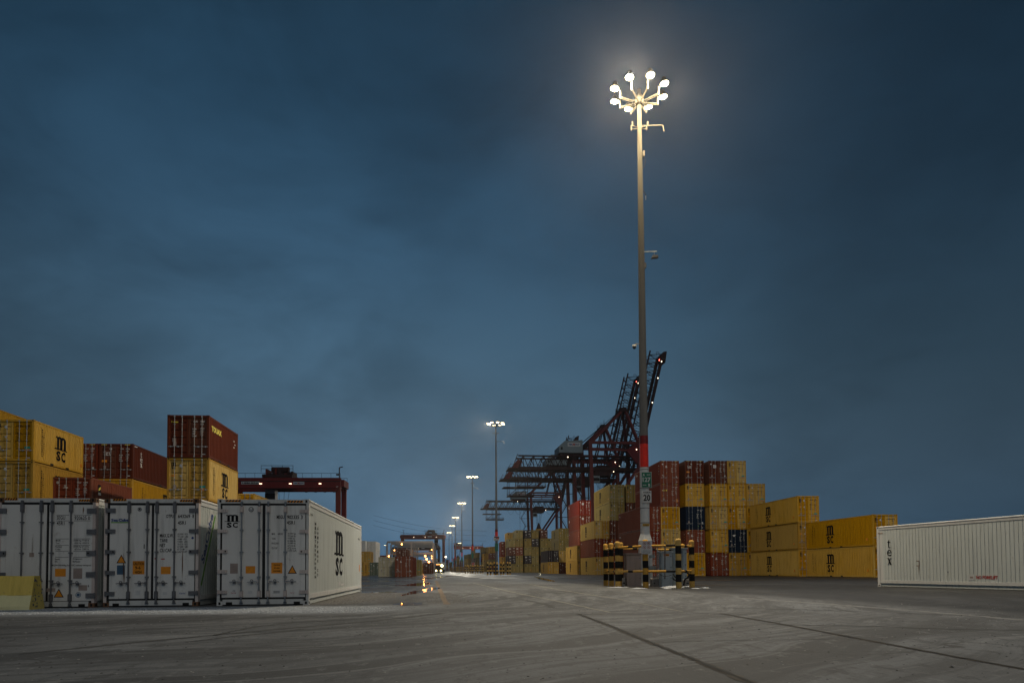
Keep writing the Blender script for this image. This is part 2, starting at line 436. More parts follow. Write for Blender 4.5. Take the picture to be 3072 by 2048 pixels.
def make_body(L, h, mat, design):
    mb = MB(); w = W/2
    for sg in (1, -1): corrugated(mb, sg*(w - .004), sg, -L/2 + .17, L/2 - .17, .16, h - .115, mat)
    # front wall (vertical corrugation) and roof
    n = 8; y = L/2 - .03
    pts = []
    for i in range(n):
        b = -w + .12 + i*(W - .24)/n; p = (W - .24)/n; pts += [(b, 0), (b + p*.25, 0), (b + p*.5, .045), (b + p*.75, .045)]
    pts.append((w - .12, 0))
    vs = []
    for x, d in pts: vs += [(x, y - d, .16), (x, y - d, h - .1)]
    mb.add(vs, [(2*i + 1, 2*i + 3, 2*i + 2, 2*i) for i in range(len(pts) - 1)], mat)
    mb.add([(-w + .05, -L/2 + .1, h - .012), (w - .05, -L/2 + .1, h - .012), (w - .05, L/2 - .1, h - .012), (-w + .05, L/2 - .1, h - .012)], [(0,1,2,3)], mat)
    mb.add([(-w + .05, -L/2 + .1, .12), (w - .05, -L/2 + .1, .12), (w - .05, L/2 - .1, .12), (-w + .05, L/2 - .1, .12)], [(3,2,1,0)], DARK)
    side_marks(mb, L, h, design)
    return mb.mesh('body')
def make_frame(L, h, mat, stripes):
    mb = MB(); w = W/2
    for sx in (-1, 1):
        for ye, sy in ((-L/2, 1), (L/2, -1)):
            x0, x1 = sorted((sx*w, sx*(w - .12))); y0, y1 = sorted((ye, ye + sy*.17))
            mb.box((x0, y0, .118), (x1, y1, h - .118), mat)
            cx0, cx1 = sorted((sx*(w + .003), sx*(w - .165))); cy0, cy1 = sorted((ye - sy*.004, ye + sy*.18))
            for z in (0, h - .118):
                mb.box((cx0, cy0, z), (cx1, cy1, z + .118), mat)
                mb.box((cx0 + .05, cy0 - .003, z + .03), (cx1 - .05, cy0 + .02, z + .09), DARK)
                mb.box((cx0 - .003, cy0 + .055, z + .03), (cx0 + .02, cy1 - .055, z + .09), DARK); mb.box((cx1 - .02, cy0 + .055, z + .03), (cx1 + .003, cy1 - .055, z + .09), DARK)
        x0, x1 = sorted((sx*w, sx*(w - .06)))
        mb.box((x0, -L/2 + .18, h - .12), (x1, L/2 - .18, h - .02), mat)
        mb.box((x0, -L/2 + .18, .03), (x1, L/2 - .18, .165), mat)
        if L > 5:
            for c in (-.95, .95): mb.box((sx*(w + .003) - .01, c - .18, .035), (sx*(w + .003) + .01, c + .18, .15), DARK)
    for z0, z1 in ((.02, .15), (h - .13, h - .01)):
        mb.box((-w + .165, -L/2 + .004, z0), (w - .165, -L/2 + .14, z1), mat); mb.box((-w + .165, L/2 - .14, z0), (w - .165, L/2 - .004, z1), mat)
    if stripes:
        fr = door_frame(L, .003)
        for x0 in (.2, 1.84):
            for i in range(4):
                a = x0 + i*.1; mb.poly(fr, [(a, h - .11), (a + .05, h - .11), (a + .09, h - .05), (a + .04, h - .05)], YELT)
    return mb.mesh('frame')
def make_door(L, h, mat, design, side):
    """one door leaf with horizontal troughs"""
    yf = -L/2 + .055; mb = door_marks(L, h, design, yf - .004)[side]
    w = W/2; x0, x1 = ((-w + .125, -.012), (.012, w - .125))[side]; z0, z1 = .165, h - .14
    xs0, xs1 = x0 + .09, x1 - .09
    n = 5; bands = []; z = z0; ph = (z1 - z0) / n
    for i in range(n):
        bands += [(z, 0), (z + ph*.14, .0), (z + ph*.20, .035), (z + ph*.36, .035), (z + ph*.42, 0)]; z += ph
    bands.append((z1, 0))
    flat = .0
    vs = []
    for zc, d in bands: vs += [(xs0, yf + d, zc), (xs1, yf + d, zc)]
    mb.add(vs, [(2*i, 2*i + 1, 2*i + 3, 2*i + 2) for i in range(len(bands) - 1)], mat)
    mb.box((x0, yf - .012, z0), (xs0, yf + .05, z1), mat); mb.box((xs1, yf - .012, z0), (x1, yf + .05, z1), mat)
    if side == 0: mb.box((-.012, yf + .02, z0), (.012, yf + .04, z1), GASK)
    mb.box((x0 - .01, yf + .052, z0 - .02), (x1 + .01, yf + .07, z1 + .02), GASK)
    xh = x0 - .012 if side == 0 else x1 + .012
    for i in range(4):
        zc = z0 + (i + .5) * (z1 - z0) / 4; mb.box((xh - .035, yf - .03, zc - .05), (xh + .035, yf - .013, zc + .05), mat)
    return mb.mesh('door')
def make_rod(L, h, x, sgn):
    mb = MB(); y = -L/2 + .018
    mb.tube((x, y, .07), (x, y, h - .06), .017, RODM, 6)
    for z in (.09, h - .09): mb.box((x - .04, y - .02, z - .05), (x + .04, y + .02, z + .05), RODM)
    for z in (h*.28, h*.5, h*.78): mb.box((x - .04, y - .018, z - .02), (x + .04, y + .03, z + .02), RODM)
    mb.box((min(x, x + sgn*.36), y - .02, h*.255), (max(x, x + sgn*.36), y - .008, h*.255 + .03), RODM)
    mb.box((x + sgn*.22 - .03, y - .024, h*.255 - .03), (x + sgn*.22 + .03, y + .03, h*.255 + .06), RODM)
    return mb.mesh('locking_rod')
def make_simple(L, h, mat, design, lod):
    """far container: one mesh with the main relief and marks"""
    mb = MB(); w = W/2
    mb.box((-w + .03, -L/2 + .06, .05), (w - .03, L/2 - .03, h - .03), mat)
    for sx in (-1, 1):
        x0, x1 = sorted((sx*w, sx*(w - .12)))
        for y0, y1 in ((-L/2, -L/2 + .16), (L/2 - .16, L/2)): mb.box((x0, y0, 0), (x1, y1, h), mat)
        mb.box((x0, -L/2 + .16, h - .10), (x1, L/2 - .16, h - .003), mat); mb.box((x0, -L/2 + .16, .003), (x1, L/2 - .16, .14), mat)
        for i in range(int(L / .6)): mb.box((sx*(w - .03) - .022, -L/2 + .3 + i*.6, .14), (sx*(w - .03) + .022, -L/2 + .6 + i*.6 - .08, h - .10), mat)
    mb.box((-w + .12, -L/2 + .003, .003), (w - .12, -L/2 + .15, .15), mat); mb.box((-w + .12, -L/2 + .003, h - .14), (w - .12, -L/2 + .15, h - .003), mat)
    for i in range(4): mb.box((-w + .2, -L/2 + .035, h*(.15 + .2*i)), (w - .2, -L/2 + .07, h*(.15 + .2*i) + h*.11), mat)
    mb.box((-.03, -L/2 + .025, .15), (.03, -L/2 + .07, h - .14), GASK)
    for x in (-.85, -.38, .38, .85): mb.tube((x, -L/2 + .02, .06), (x, -L/2 + .02, h - .05), .018, RODM, 4, caps=False)
    if lod < 2:
        for m in door_marks(L, h, design, -L/2 + .030):
            for f, mi in zip(m.f, m.m): mb.add([m.v[i] for i in f], [tuple(range(len(f)))], m.mats[mi])
        side_marks(mb, L, h, design)
    else:
        fr = (V3((-W/2, -L/2 + .028, 0)), V3((1, 0, 0)), V3((0, 0, 1)))
        ink = BLKT if design == 'msc' else WHTT
        rr = random.Random(design + str(L))
        mb.rect(fr, .25, h*.72, .65, h*.86, ink); mb.rect(fr, 1.5, h*.83, 2.2, h*.87, ink)
        mb.circ(fr, .85, h*.8, .09, STKW, 8); mb.rect(fr, 1.9, h*.26, 2.2, h*.34, ORG if rr.random() < .6 else STKW)
        if design != 'msc': mb.rect(fr, 1.45, h*.5, 2.1, h*.54, WHTT); mb.rect(fr, .5, h*.4, .8, h*.46, STKW)
        for f2 in (left_frame(L), right_frame(L)):
            if design == 'msc': mb.msc(f2, L*.42 - .8, h*.18, L*.42 + .8, h*.8, BLKT)
    return mb.mesh('container_shell')

CNAME = {}
for m_, n_ in ((YEL, 'yellow'), (YEL2, 'faded yellow'), (RED, 'red'), (BRN, 'dark brown'), (BRT, 'bright red'), (NVY, 'navy blue'), (BLK, 'blackish'), (TAN, 'beige'), (OLV, 'olive'), (GRN, 'grey green'), (WHT, 'white')):
    CNAME[m_] = n_
THETA = R(5.2)
LEVEL = {1: ['only box of'], 2: ['lower box of', 'upper box of'], 3: ['bottom of', 'middle of', 'top of'],
         4: ['bottom of', 'second up in', 'third up in', 'top of'], 5: ['bottom of', 'second up in', 'third up in', 'fourth up in', 'top of']}
USED = set()
def container(x, y, z, rz, L, h, mat, design, label, lod, group):
    """x, y: left bottom corner of the door end"""
    c = Vector((x, y, 0)) + Matrix.Rotation(rz, 3, 'Z') @ Vector((W/2, L/2, 0))
    assert label.lower() not in USED, label
    USED.add(label.lower())
    key = (L, h, mat.name, design)
    if lod > 0:
        o = link('shipping_container', cached(('s', lod) + key, lambda: make_simple(L, h, mat, design, lod)))
        o.location = (c.x, c.y, z); o.rotation_euler = (0, 0, rz)
        return tag(o, label, 'container', group)
    t = thing('shipping_container', label, 'container', (c.x, c.y, z), rz, group)
    link('body', cached(('b',) + key, lambda: make_body(L, h, mat, design)), t)
    link('frame', cached(('f', L, h, mat.name, design in ('tex', 'red', 'smile')), lambda: make_frame(L, h, mat, design in ('tex', 'red', 'smile'))), t)
    for sd, rods in ((0, ((-.80, -1), (-.36, -1))), (1, ((.36, 1), (.80, 1)))):
        d = link('door', cached(('d', sd) + key, lambda: make_door(L, h, mat, design, sd)), t)
        for rx, sg in rods: link('locking_rod', cached(('r', L, h, rx), lambda: make_rod(L, h, rx, sg)), d)
    return t
def stack(desc, d, boxes, pxl=None, pxr=None, x=None, L=12.19, lod=0, rz=THETA, group='containers stacked in the yard'):
    """boxes bottom to top: (height, paint, design); desc names the stack"""
    if x is None: x = gx(pxl, d) if pxl is not None else gx(pxr, d + W*math.sin(rz)) - W*math.cos(rz)
    z = 0.0; n = len(boxes)
    for i, b in enumerate(boxes):
        h, mat, des = b
        if mat is not None:
            nm = CNAME[mat]
            container(x + random.uniform(-.015, .015), d + random.uniform(-.02, .02), z, rz + random.uniform(-.002, .002), L, h, mat, des, f"{nm} container, {LEVEL[n][i]} {desc}", lod, group)
        z += h + .012
S, H = 2.591, 2.896
y8, yH, fH, f8 = (S, YEL, 'msc'), (H, YEL, 'msc'), (H, YEL2, 'msc'), (S, YEL2, 'msc')
r8, rH, b8, bH = (S, RED, 'red'), (H, RED, 'red'), (S, BRN, 'red2'), (H, BRN, 'red2')
tx8, txH = (S, BRN, 'tex'), (H, BRN, 'tex')

# left side, behind the three white reefers
stack('the yellow stack at the left edge', 43.9, [y8, y8, f8, y8], pxr=93, L=6.06)
stack('the tall yellow stack at far left behind another', 49, [y8, y8, y8, y8, y8], x=-39.9)
stack('the stack carrying a white serif word', 52.5, [r8, y8, y8, tx8], pxl=289)
stack('the stack just left of the white serif word', 52.3, [r8, b8, b8, r8], pxr=287)
stack('the low red stack with a flag sticker', 46.4, [(2.37, RED, 'flag')] * 3, x=-27.4 - W, L=6.06)
stack('the tall left stack with yellow side lettering on top', 43.0, [y8, y8, f8, (S, BRN, 'touax')], pxl=496, L=6.06)
stack('the low yellow stack behind the third reefer', 63, [y8, f8, y8], pxl=677, L=6.06)
# right block
stack('the stack directly behind the light mast', 89.6, [rH, rH, (H, RED, 'red2')], pxl=1927)
stack('the stack with two reds over three yellows', 90.0, [yH, fH, yH, (H, RED, 'smile'), rH], pxl=1985.5)
stack('the stack holding one navy box mid way', 90.0, [yH, rH, (H, NVY, 'navy'), yH, txH], pxl=2060)
stack('the stack topped by a white square mark', 90.2, [rH, yH, fH, yH, (H, BRN, 'square')], pxl=2132)
stack('the stack with a white emblem on navy', 90.3, [fH, (H, NVY, 'emblem'), yH, yH, fH], pxl=2188)
stack('the stack right of the white emblem', 90.4, [yH, yH, yH, fH], pxl=2244)
stack('the long yellow stack showing three side logos', 77.3, [yH, fH, yH], pxl=2397)
stack('the long yellow stack beside the right white reefer', 65.8, [yH, yH], pxl=2623, rz=R(7))
# middle block left of the mast
stack('the three high stack left of the mast', 115, [fH, rH, fH], pxl=1784.6)
stack('the five high stack with two faded yellows on top', 115, [rH, rH, bH, (H, OLV, 'msc'), (H, OLV, 'msc')], pxl=1831)
stack('the shaded five high stack left of the mast', 115.4, [bH, rH, rH, bH, (H, OLV, 'msc')], pxl=1881, lod=1)
stack('the red stack under the spreader of the near crane', 141, [rH, rH, rH, (H, RED, 'square'), (H, BRT, 'square')], pxr=1775, lod=1)
stack('the two high pair with big side logos', 128.3, [f8, f8], pxl=1732, lod=1)
stack('the four high stack between two cranes', 165, [b8, f8, (S, OLV, 'msc'), (S, OLV, 'msc')], pxl=1678, lod=1)
stack('the brown topped stack behind the logo pair', 165, [b8, r8, r8, b8], pxl=1711, lod=1)
stack('the pair with blackish doors on faded yellow', 160, [f8, (S, BLK, 'navy')], pxl=1644, lod=1)
# large far block of five tiers
OH = (H, OLV, 'msc'); kH = (H, BLK, 'red')
FAR = [('first', 1526, [OH, kH, bH, OH]), ('second', 1548, [OH, OH, rH, OH, OH]), ('third', 1574, [OH, kH, OH, OH, kH]), ('fourth', 1595.5, [OH, OH, OH, kH, OH]),
       ('fifth', 1622.5, [OH, bH, OH, OH, bH]), ('sixth', 1644.5, [OH, OH, OH, OH])]
for nm, p, bx in FAR: stack(f'{nm} far stack counted from the second mast', 246, bx, pxl=p, lod=2)
stack('far stack with pale side left of the five tiers', 262, [OH, OH, fH, fH, fH], pxl=1523, lod=2)
stack('dark red far stack beside the second mast', 272, [fH, fH, rH, rH], pxl=1504, lod=2)
POOL = [fH, fH, OH, rH, bH, rH, fH, yH]
rr = random.Random(3)
k = 0
NTH = ['first', 'second', 'third', 'fourth', 'fifth', 'sixth', 'seventh', 'eighth', 'ninth', 'tenth', 'eleventh', 'twelfth', 'thirteenth', 'fourteenth']
for px, d, n in ((1470, 330, 4), (1451, 345, 3), (1459, 425, 5), (1444, 430, 5), (1428, 440, 4), (1415, 470, 5), (1403, 480, 4), (1393, 500, 4), (1381, 560, 3), (1370, 600, 4), (1360, 640, 4), (1348, 690, 3), (1338, 720, 4), (1329, 760, 3)):
    stack(f'{NTH[k]} roadside stack, counted leftward past the second mast', d, [rr.choice(POOL) for _ in range(n)], pxl=px, lod=2); k += 1
# left of the road
stack('beige pair of doors in the left yard', 104, [(H, TAN, 'plain')], pxl=1135.5, L=6.06)
stack('the left yard with pale door rods', 100.5, [(H, RED, 'red2')], pxl=1185)
stack('the dark stack rising behind the lone red box', 164, [bH, (H, BRN, 'red')], pxl=1188.7, lod=1)
stack('the left yard, half hidden by the lone red box', 132, [(H, OLV, 'msc')], pxr=1263.7, lod=1, L=6.06)
stack('the left yard nearest the truck', 187, [(H, BRN, 'square')], pxl=1270, lod=1)
stack('the left yard against the third reefer', 136, [f8], pxr=1092, lod=1, L=6.06)
stack('the left yard between beige and yellow boxes', 143, [(S, GRN, 'plain')], pxl=1109, lod=1, L=6.06)
stack('the pair behind the third reefer', 159, [f8, f8], pxr=1111.6, lod=1, L=6.06)
stack('the pale stack lit pink in the left yard', 190, [(H, WHT, 'plain')] * 3, pxr=1127, lod=1)
stack('the pale stack touching the third reefer', 186, [(H, WHT, 'plain')] * 3, pxr=1096, lod=1)
stack('the low stack left of the steel rack', 230, [(H, YEL2, 'msc'), (H, RED, 'red')], pxl=1140, lod=2)

# ------------------------------------------------------------------ white refrigerated containers
LR = 12.19
def reefer(label, x, y, rz, spec, x0p, x1p, y0p, y1p, detail=True):
    """spec: door layout in layout units; x0p..x1p / y0p..y1p map the end face"""
    h = H; L = LR
    c = Vector((x, y, 0)) + Matrix.Rotation(rz, 3, 'Z') @ Vector((W/2, L/2, 0))
    t = thing('reefer_container', label, 'reefer container', (c.x, c.y, 0), rz)
    U = lambda p: (p - x0p) / (x1p - x0p) * W
    Z = lambda p: (y1p - p) / (y1p - y0p) * h
    w = W/2; yF = -L/2
    # body
    b = MB()
    for sg in (1, -1):
        n = 62; y0, y1 = -L/2 + .17, L/2 - .35; p = (y1 - y0)/n; X = sg*(w - .012); pts = []
        for i in range(n):
            q = y0 + i*p; pts += [(q + .012, 0), (q + p - .012, 0), (q + p - .004, .010), (q + p + .004, .010)]
        vs = []
        for yy, d in pts: vs += [(X - sg*d, yy, .30), (X - sg*d, yy, h - .17)]
        b.add(vs, [((2*i, 2*i+2, 2*i+3, 2*i+1) if sg > 0 else (2*i+1, 2*i+3, 2*i+2, 2*i)) for i in range(len(pts) - 1)], WHG)
        a0, a1 = sorted((sg*(w - .012), sg*(w - .06)))
        b.box((a0, L/2 - .36, .30), (a1, L/2 - .17, h - .17), WHT)
    b.box((-w + .03, -L/2 + .12, h - .06), (w - .03, L/2 - .12, h - .012), WHT)
    b.box((-w + .03, L/2 - .1, .15), (w - .03, L/2 - .03, h - .12), WHT)
    b.box((-w + .08, -L/2 + .12, .16), (w - .08, -L/2 + .2, h - .10), DARK)
    b.box((-w + .05, -L/2 + .2, .19), (w - .05, L/2 - .1, .24), GUN)
    if 'side' in spec: spec['side'](b, L, h)
    b.build('body', t)
    # frame
    f = MB(); cm = spec.get('post', WHT)
    for sx in (-1, 1):
        for ye, sy in ((-L/2, 1), (L/2, -1)):
            q0, q1 = sorted((sx*w, sx*(w - .075))); a0, a1 = sorted((ye, ye + sy*.16))
            f.box((q0, a0, .118), (q1, a1, h - .118), cm)
            q0, q1 = sorted((sx*(w + .003), sx*(w - .15))); a0, a1 = sorted((ye - sy*.004, ye + sy*.178))
            for z in (0, h - .118):
                f.box((q0, a0, z), (q1, a1, z + .118), spec.get('casting', cm))
                f.box((q0 + .05, a0 - .003, z + .025), (q1 - .05, a0 + .02, z + .095), DARK)
                f.box((q0 - .003, a0 + .055, z + .03), (q0 + .02, a1 - .055, z + .09), DARK); f.box((q1 - .02, a0 + .055, z + .03), (q1 + .003, a1 - .055, z + .09), DARK)
        q0, q1 = sorted((sx*(w + .001), sx*(w - .07)))
        f.box((q0, -L/2 + .178, h - .17), (q1, L/2 - .178, h - .055), WHT)
        f.tube((sx*(w - .03), -L/2 + .18, h - .04), (sx*(w - .03), L/2 - .18, h - .04), .045, WHT, 8)
        f.box((q0, -L/2 + .178, .17), (q1, L/2 - .178, .30), WHT)
        q0, q1 = sorted((sx*(w - .03), sx*(w - .09))); f.box((q0, -L/2 + .178, .02), (q1, L/2 - .178, .17), WHG)
    hz = h - .115
    f.box((-w + .15, yF + .003, hz), (w - .15, yF + .14, h - .01), WHT)
    f.box((-w + .15, yF + .003, .03), (w - .15, yF + .14, .165), WHT)
    f.box((-w + .15, L/2 - .14, .03), (w - .15, L/2 - .003, .165), WHT); f.box((-w + .15, L/2 - .14, hz), (w - .15, L/2 - .003, h - .01), WHT)
    for a in (-.98, .82): f.box((a, yF - .001, .028), (a + .165, yF + .03, .095), DARK)
    fr = (V3((-w, yF - .002, 0)), V3((1, 0, 0)), V3((0, 0, 1))); e = s_off(fr, .002)
    for a, bb, z0, z1 in spec.get('stripes', ()):
        xa, xb = U(a), U(bb); za, zb = Z(z1), Z(z0)
        f.rect(fr, xa, za, xb, zb, ORG); n = 5; p = (xb - xa)/n
        for i in range(n): f.poly(e, [(xa + i*p, za), (xa + i*p + p*.5, za), (xa + i*p + p*.95, zb), (xa + i*p + p*.45, zb)], BLKT)
    f.build('frame', t)
    # doors
    gy = yF + .03; py = yF + .012
    cgap = U(spec['centre'])
    for sd in (0, 1):
        m = MB()
        xa, xb = ((spec['pl'], spec['cl']), (spec['cr'], spec['pr']))[sd]
        xa, xb = U(xa) - w, U(xb) - w; za, zb = Z(spec['pb']), Z(spec['pt'])
        m.box((xa, py, za), (xb, py + .05, zb), DOORW)
        ga, gb = (U(spec['gl']) - w, cgap - w + .002) if sd == 0 else (cgap - w + .006, U(spec['gr']) - w)
        m.box((ga, gy, Z(spec['gb'])), (gb, gy + .06, Z(spec['gt'])), GASK)
        fr = (V3((-w, py - .002, 0)), V3((1, 0, 0)), V3((0, 0, 1))); e = s_off(fr, .0015); e2 = s_off(fr, .003)
        for it in spec['art']:
            k, *a = it
            cx = U(a[1] if k in ('text',) else a[0])
            if (cx < cgap) != (sd == 0): continue
            if k == 'text': m.text(e, a[0], U(a[1]), Z(a[4]), U(a[3]), Z(a[2]), a[5], a[6] if len(a) > 6 else 0)
            elif k == 'rect': m.rect(fr, U(a[0]), Z(a[3]), U(a[2]), Z(a[1]), a[4])
            elif k == 'bar': m.rect(e, U(a[0]), Z(a[3]), U(a[2]), Z(a[1]), a[4])
            elif k == 'tri': m.tri(fr, U(a[0]), Z(a[3]), U(a[2]), Z(a[1])); 
            elif k == 'circ': m.circ(fr, U(a[0]), Z(a[1]), U(a[0] + a[2]) - U(a[0]), a[3], 20)
            elif k == 'ring': m.ring(e, U(a[0]), Z(a[1]), U(a[0] + a[2]) - U(a[0]), U(a[0] + a[3]) - U(a[0]), a[4], 20)
            elif k == 'msc': m.msc(e, U(a[0]), Z(a[3]), U(a[2]), Z(a[1]), BLKT)
            elif k == 'stain':
                rnd = random.Random(int(a[0])); n = 5
                for i in range(n):
                    q = a[0] + rnd.uniform(-8, 8); ww = rnd.uniform(1.2, 4)
                    top = a[1] + rnd.uniform(0, (a[2] - a[1])*.3); bot = a[2] - rnd.uniform(0, (a[2] - a[1])*.4)
                    m.poly(fr, [(U(q - ww*.3), Z(top)), (U(q + ww*.3), Z(top)), (U(q + ww), Z((top + bot)/2)), (U(q), Z(bot)), (U(q - ww), Z((top + bot)/2))], RUSTM)
        d = m.build('door', t)
        hm, rm, km = spec['hinge'], spec['rod'], spec['keeper']
        hx = spec['hl'] if sd == 0 else spec['hr']
        for i, (ha, hb) in enumerate(spec['hy']):
            q = MB(); u0, u1 = U(hx[0]) - w, U(hx[1]) - w; dz = spec.get('hskew', 0) if sd else 0
            z0, z1 = Z(hb) - dz, Z(ha) - dz
            q.box((u0, yF - .030, z0), (u1, yF - .005, z1), hm)
            xp = u0 + .02 if sd == 0 else u1 - .02
            q.tube((xp, yF - .02, z0 - .012), (xp, yF - .02, z1 + .012), .022, hm, 8)
            for bx_ in (.45, .62, .8):
                bxx = u0 + (u1 - u0)*bx_ if sd == 0 else u1 - (u1 - u0)*bx_
                for bz in (.28, .72): q.tube((bxx, yF - .036, z0 + (z1 - z0)*bz), (bxx, yF - .029, z0 + (z1 - z0)*bz), .008, GUN, 6)
            if i == 2: q.tube((u1 - .045 if sd == 0 else u0 + .05, yF - .037, (z0 + z1)/2), (u1 - .045 if sd == 0 else u0 + .05, yF - .02, (z0 + z1)/2), .022, DARK, 10)
            q.build('hinge', d)
        for ri, (rx, sgn) in enumerate(spec['rods'][sd]):
            q = MB(); xr = U(rx) - w; yr = yF - .030
            q.tube((xr, yr, Z(spec['rb'])), (xr, yr, Z(spec['rt'])), .019, rm, 8)
            for ka, kb in spec['ky']:
                for o_ in (-.042, .028): q.box((xr + o_, yF - .048, Z(kb)), (xr + o_ + .014, yF + .013, Z(ka)), km)
                q.box((xr - .03, yF - .056, Z(kb) + .02), (xr + .03, yF - .044, Z(ka) - .02), rm if km is rm else km)
                for zc in (Z(kb), Z(ka)): q.tube((xr, yr, zc - .012), (xr, yr, zc + .012), .028, rm, 8)
            for zc in (Z(spec['rb']), Z(spec['rt'])):
                q.box((xr - .028, yF - .05, zc - .022), (xr + .028, yF + .004, zc + .022), rm)
                q.box((xr - .045, yF - .03, zc - .05), (xr + .045, yF + .004, zc - .028), GUN)
            for gz in spec['gy']: q.box((xr - .046, yF - .052, Z(gz) - .014), (xr + .046, yF + .013, Z(gz) + .014), rm)
            hy = Z(spec['handle']); L_ = sgn * .30
            pts = [V3((xr, yF - .052, hy)), V3((xr + L_*.35, yF - .056, hy + .008)), V3((xr + L_, yF - .054, hy - .006))]
            q.tube(pts[0], pts[1], .016, rm, 6); q.tube(pts[1], pts[2], .012, rm, 6)
            xc = xr + L_*.62
            for i in range(8):
                a1, a2 = i*math.pi/4, (i + 1)*math.pi/4
                q.tube((xc + .032*math.cos(a1), yF - .045, hy + .028 + .032*math.sin(a1)), (xc + .032*math.cos(a2), yF - .045, hy + .028 + .032*math.sin(a2)), .009, GUN, 5)
            q.box((xc - .03, yF - .04, hy - .05), (xc + .03, yF + .013, hy + .02), GUN)
            q.box((xr - .05 if sgn < 0 else xr + .01, yF - .06, hy - .035), (xr - .01 if sgn < 0 else xr + .05, yF - .03, hy + .035), km)
            q.build('locking_bar', d)
    return t

def small_lines(x0, x1, y0, dy, hh, items, mat):
    return [('text', s_, x0, y0 + i*dy, x0 + (x1 - x0)*min(1, len(s_)/10.5), y0 + i*dy + hh, mat) for i, s_ in enumerate(items)]

def side3(b, L, h):
    fr = right_frame(L, -.006)
    b.msc(fr, L*.37, h*.26, L*.55, h*.80, BLKT)
    for i, ch in enumerate('MEDITERRANEAN'): b.text(fr, ch, L*.075, h*(.775 - i*.044), L*.092, h*(.803 - i*.044), BLKT, .02)
    for i, ch in enumerate('SHIPPING CO'):
        if ch != ' ': b.text(fr, ch, L*.107, h*(.735 - i*.047), L*.122, h*(.763 - i*.047), BLKT, .02)
    b.rect(fr, L*.46, h*.135, L*.49, h*.19, STKW); b.rect(fr, L*.50, h*.135, L*.56, h*.16, STKW)
    fr2 = right_frame(L, .002)
    b.text(fr2, '9ft6', L*.016, h*.855, L*.045, h*.875, BLKT); b.rect(fr, L*.935, h*.31, L*.955, h*.41, ORG)
    b.rect(fr, L*.90, h*.78, L*.915, h*.80, BLKT); b.rect(fr, L*.925, h*.77, L*.94, h*.80, BLKT)
def side2(b, L, h):
    o, r, u = right_frame(L, -.006)
    dirv = (r * .50 + u * .866).normalized(); upv = (u * .50 - r * .866).normalized()
    fr = (o + r*.34 + u*.85, dirv, upv); e = s_off(fr, .002)
    b.rect(fr, .2, .0, 1.95, .36, STKW); b.rect(e, -.3, -.12, 2.0, -.03, LIME)
    b.text(e, 'SeaCube', .28, .05, 1.9, .31, BLUT, .02)

D3 = dict(pl=148, cl=625, cr=662, pr=1142, pt=205, pb=1290, gl=112, gr=1165, gt=180, gb=1312, centre=644,
          hl=(98, 212), hr=(1076, 1182), hy=((250, 288), (490, 528), (728, 768), (966, 1006), (1207, 1246)), hskew=.012, hinge=PINKW, rod=STEEL, keeper=PINKW,
          rods=(((382, -1), (592, -1)), ((700, 1), (905, 1))), rt=168, rb=1338, ky=((212, 292), (1208, 1290)), gy=(495, 757, 1050), handle=1106,
          stripes=((185, 370, 140, 163), (925, 1112, 146, 170)), side=side3,
          art=[('msc', 175, 315, 357, 468), ('circ', 490, 253, 31, BLKT), ('ring', 490, 253, 18, 24, STKW), ('bar', 480, 236, 498, 262, STKW),
               ('text', 'MSGU', 797, 320, 890, 364, BLKT, .01), ('text', '902335', 922, 320, 1066, 366, BLKT, .01), ('text', '3', 1088, 320, 1110, 366, BLKT, .01),
               ('text', '45R1', 920, 386, 1015, 430, BLKT, .01), ('text', 'MAX', 739, 530, 780, 553, BLKT), ('text', 'GROSS', 812, 530, 872, 553, BLKT),
               ('text', 'TARE', 739, 587, 785, 609, BLKT), ('text', 'PAYLOAD', 739, 643, 823, 665, BLKT), ('text', 'CU CAP', 739, 698, 808, 721, BLKT)]
              + small_lines(930, 1040, 530, 28.5, 22, ['35 000 kg', '77 160 lb', '4 560 kg', '10 050 lb', '30 440 kg', '67 110 lb', '67.2 cu.m.', '2 373 cu.ft.'], BLKT)
              + [('rect', 245, 890, 337, 1008, STKG), ('rect', 430, 922, 543, 1008, ORG), ('rect', 735, 882, 868, 1010, ORG),
                 ('text', 'CAUTION', 765, 903, 838, 921, BLKT, .02), ('text', '9\'6" HIGH', 768, 938, 836, 955, BLKT, .02), ('text', 'CONTAINER', 756, 974, 846, 992, BLKT, .02),
                 ('tri', 933, 913, 1043, 1014), ('rect', 255, 1195, 323, 1250, STKW), ('text', 'LTG', 276, 1205, 306, 1219, BLKT), ('text', 'Carrier', 258, 1227, 320, 1243, REDT),
                 ('rect', 456, 1213, 510, 1250, STKW), ('rect', 757, 1208, 845, 1250, STKW), ('bar', 764, 1220, 838, 1225, BLKT), ('bar', 764, 1234, 838, 1239, BLKT),
                 ('rect', 960, 1228, 1020, 1251, STKW), ('text', 'Carrier', 966, 1233, 1015, 1246, REDT)])
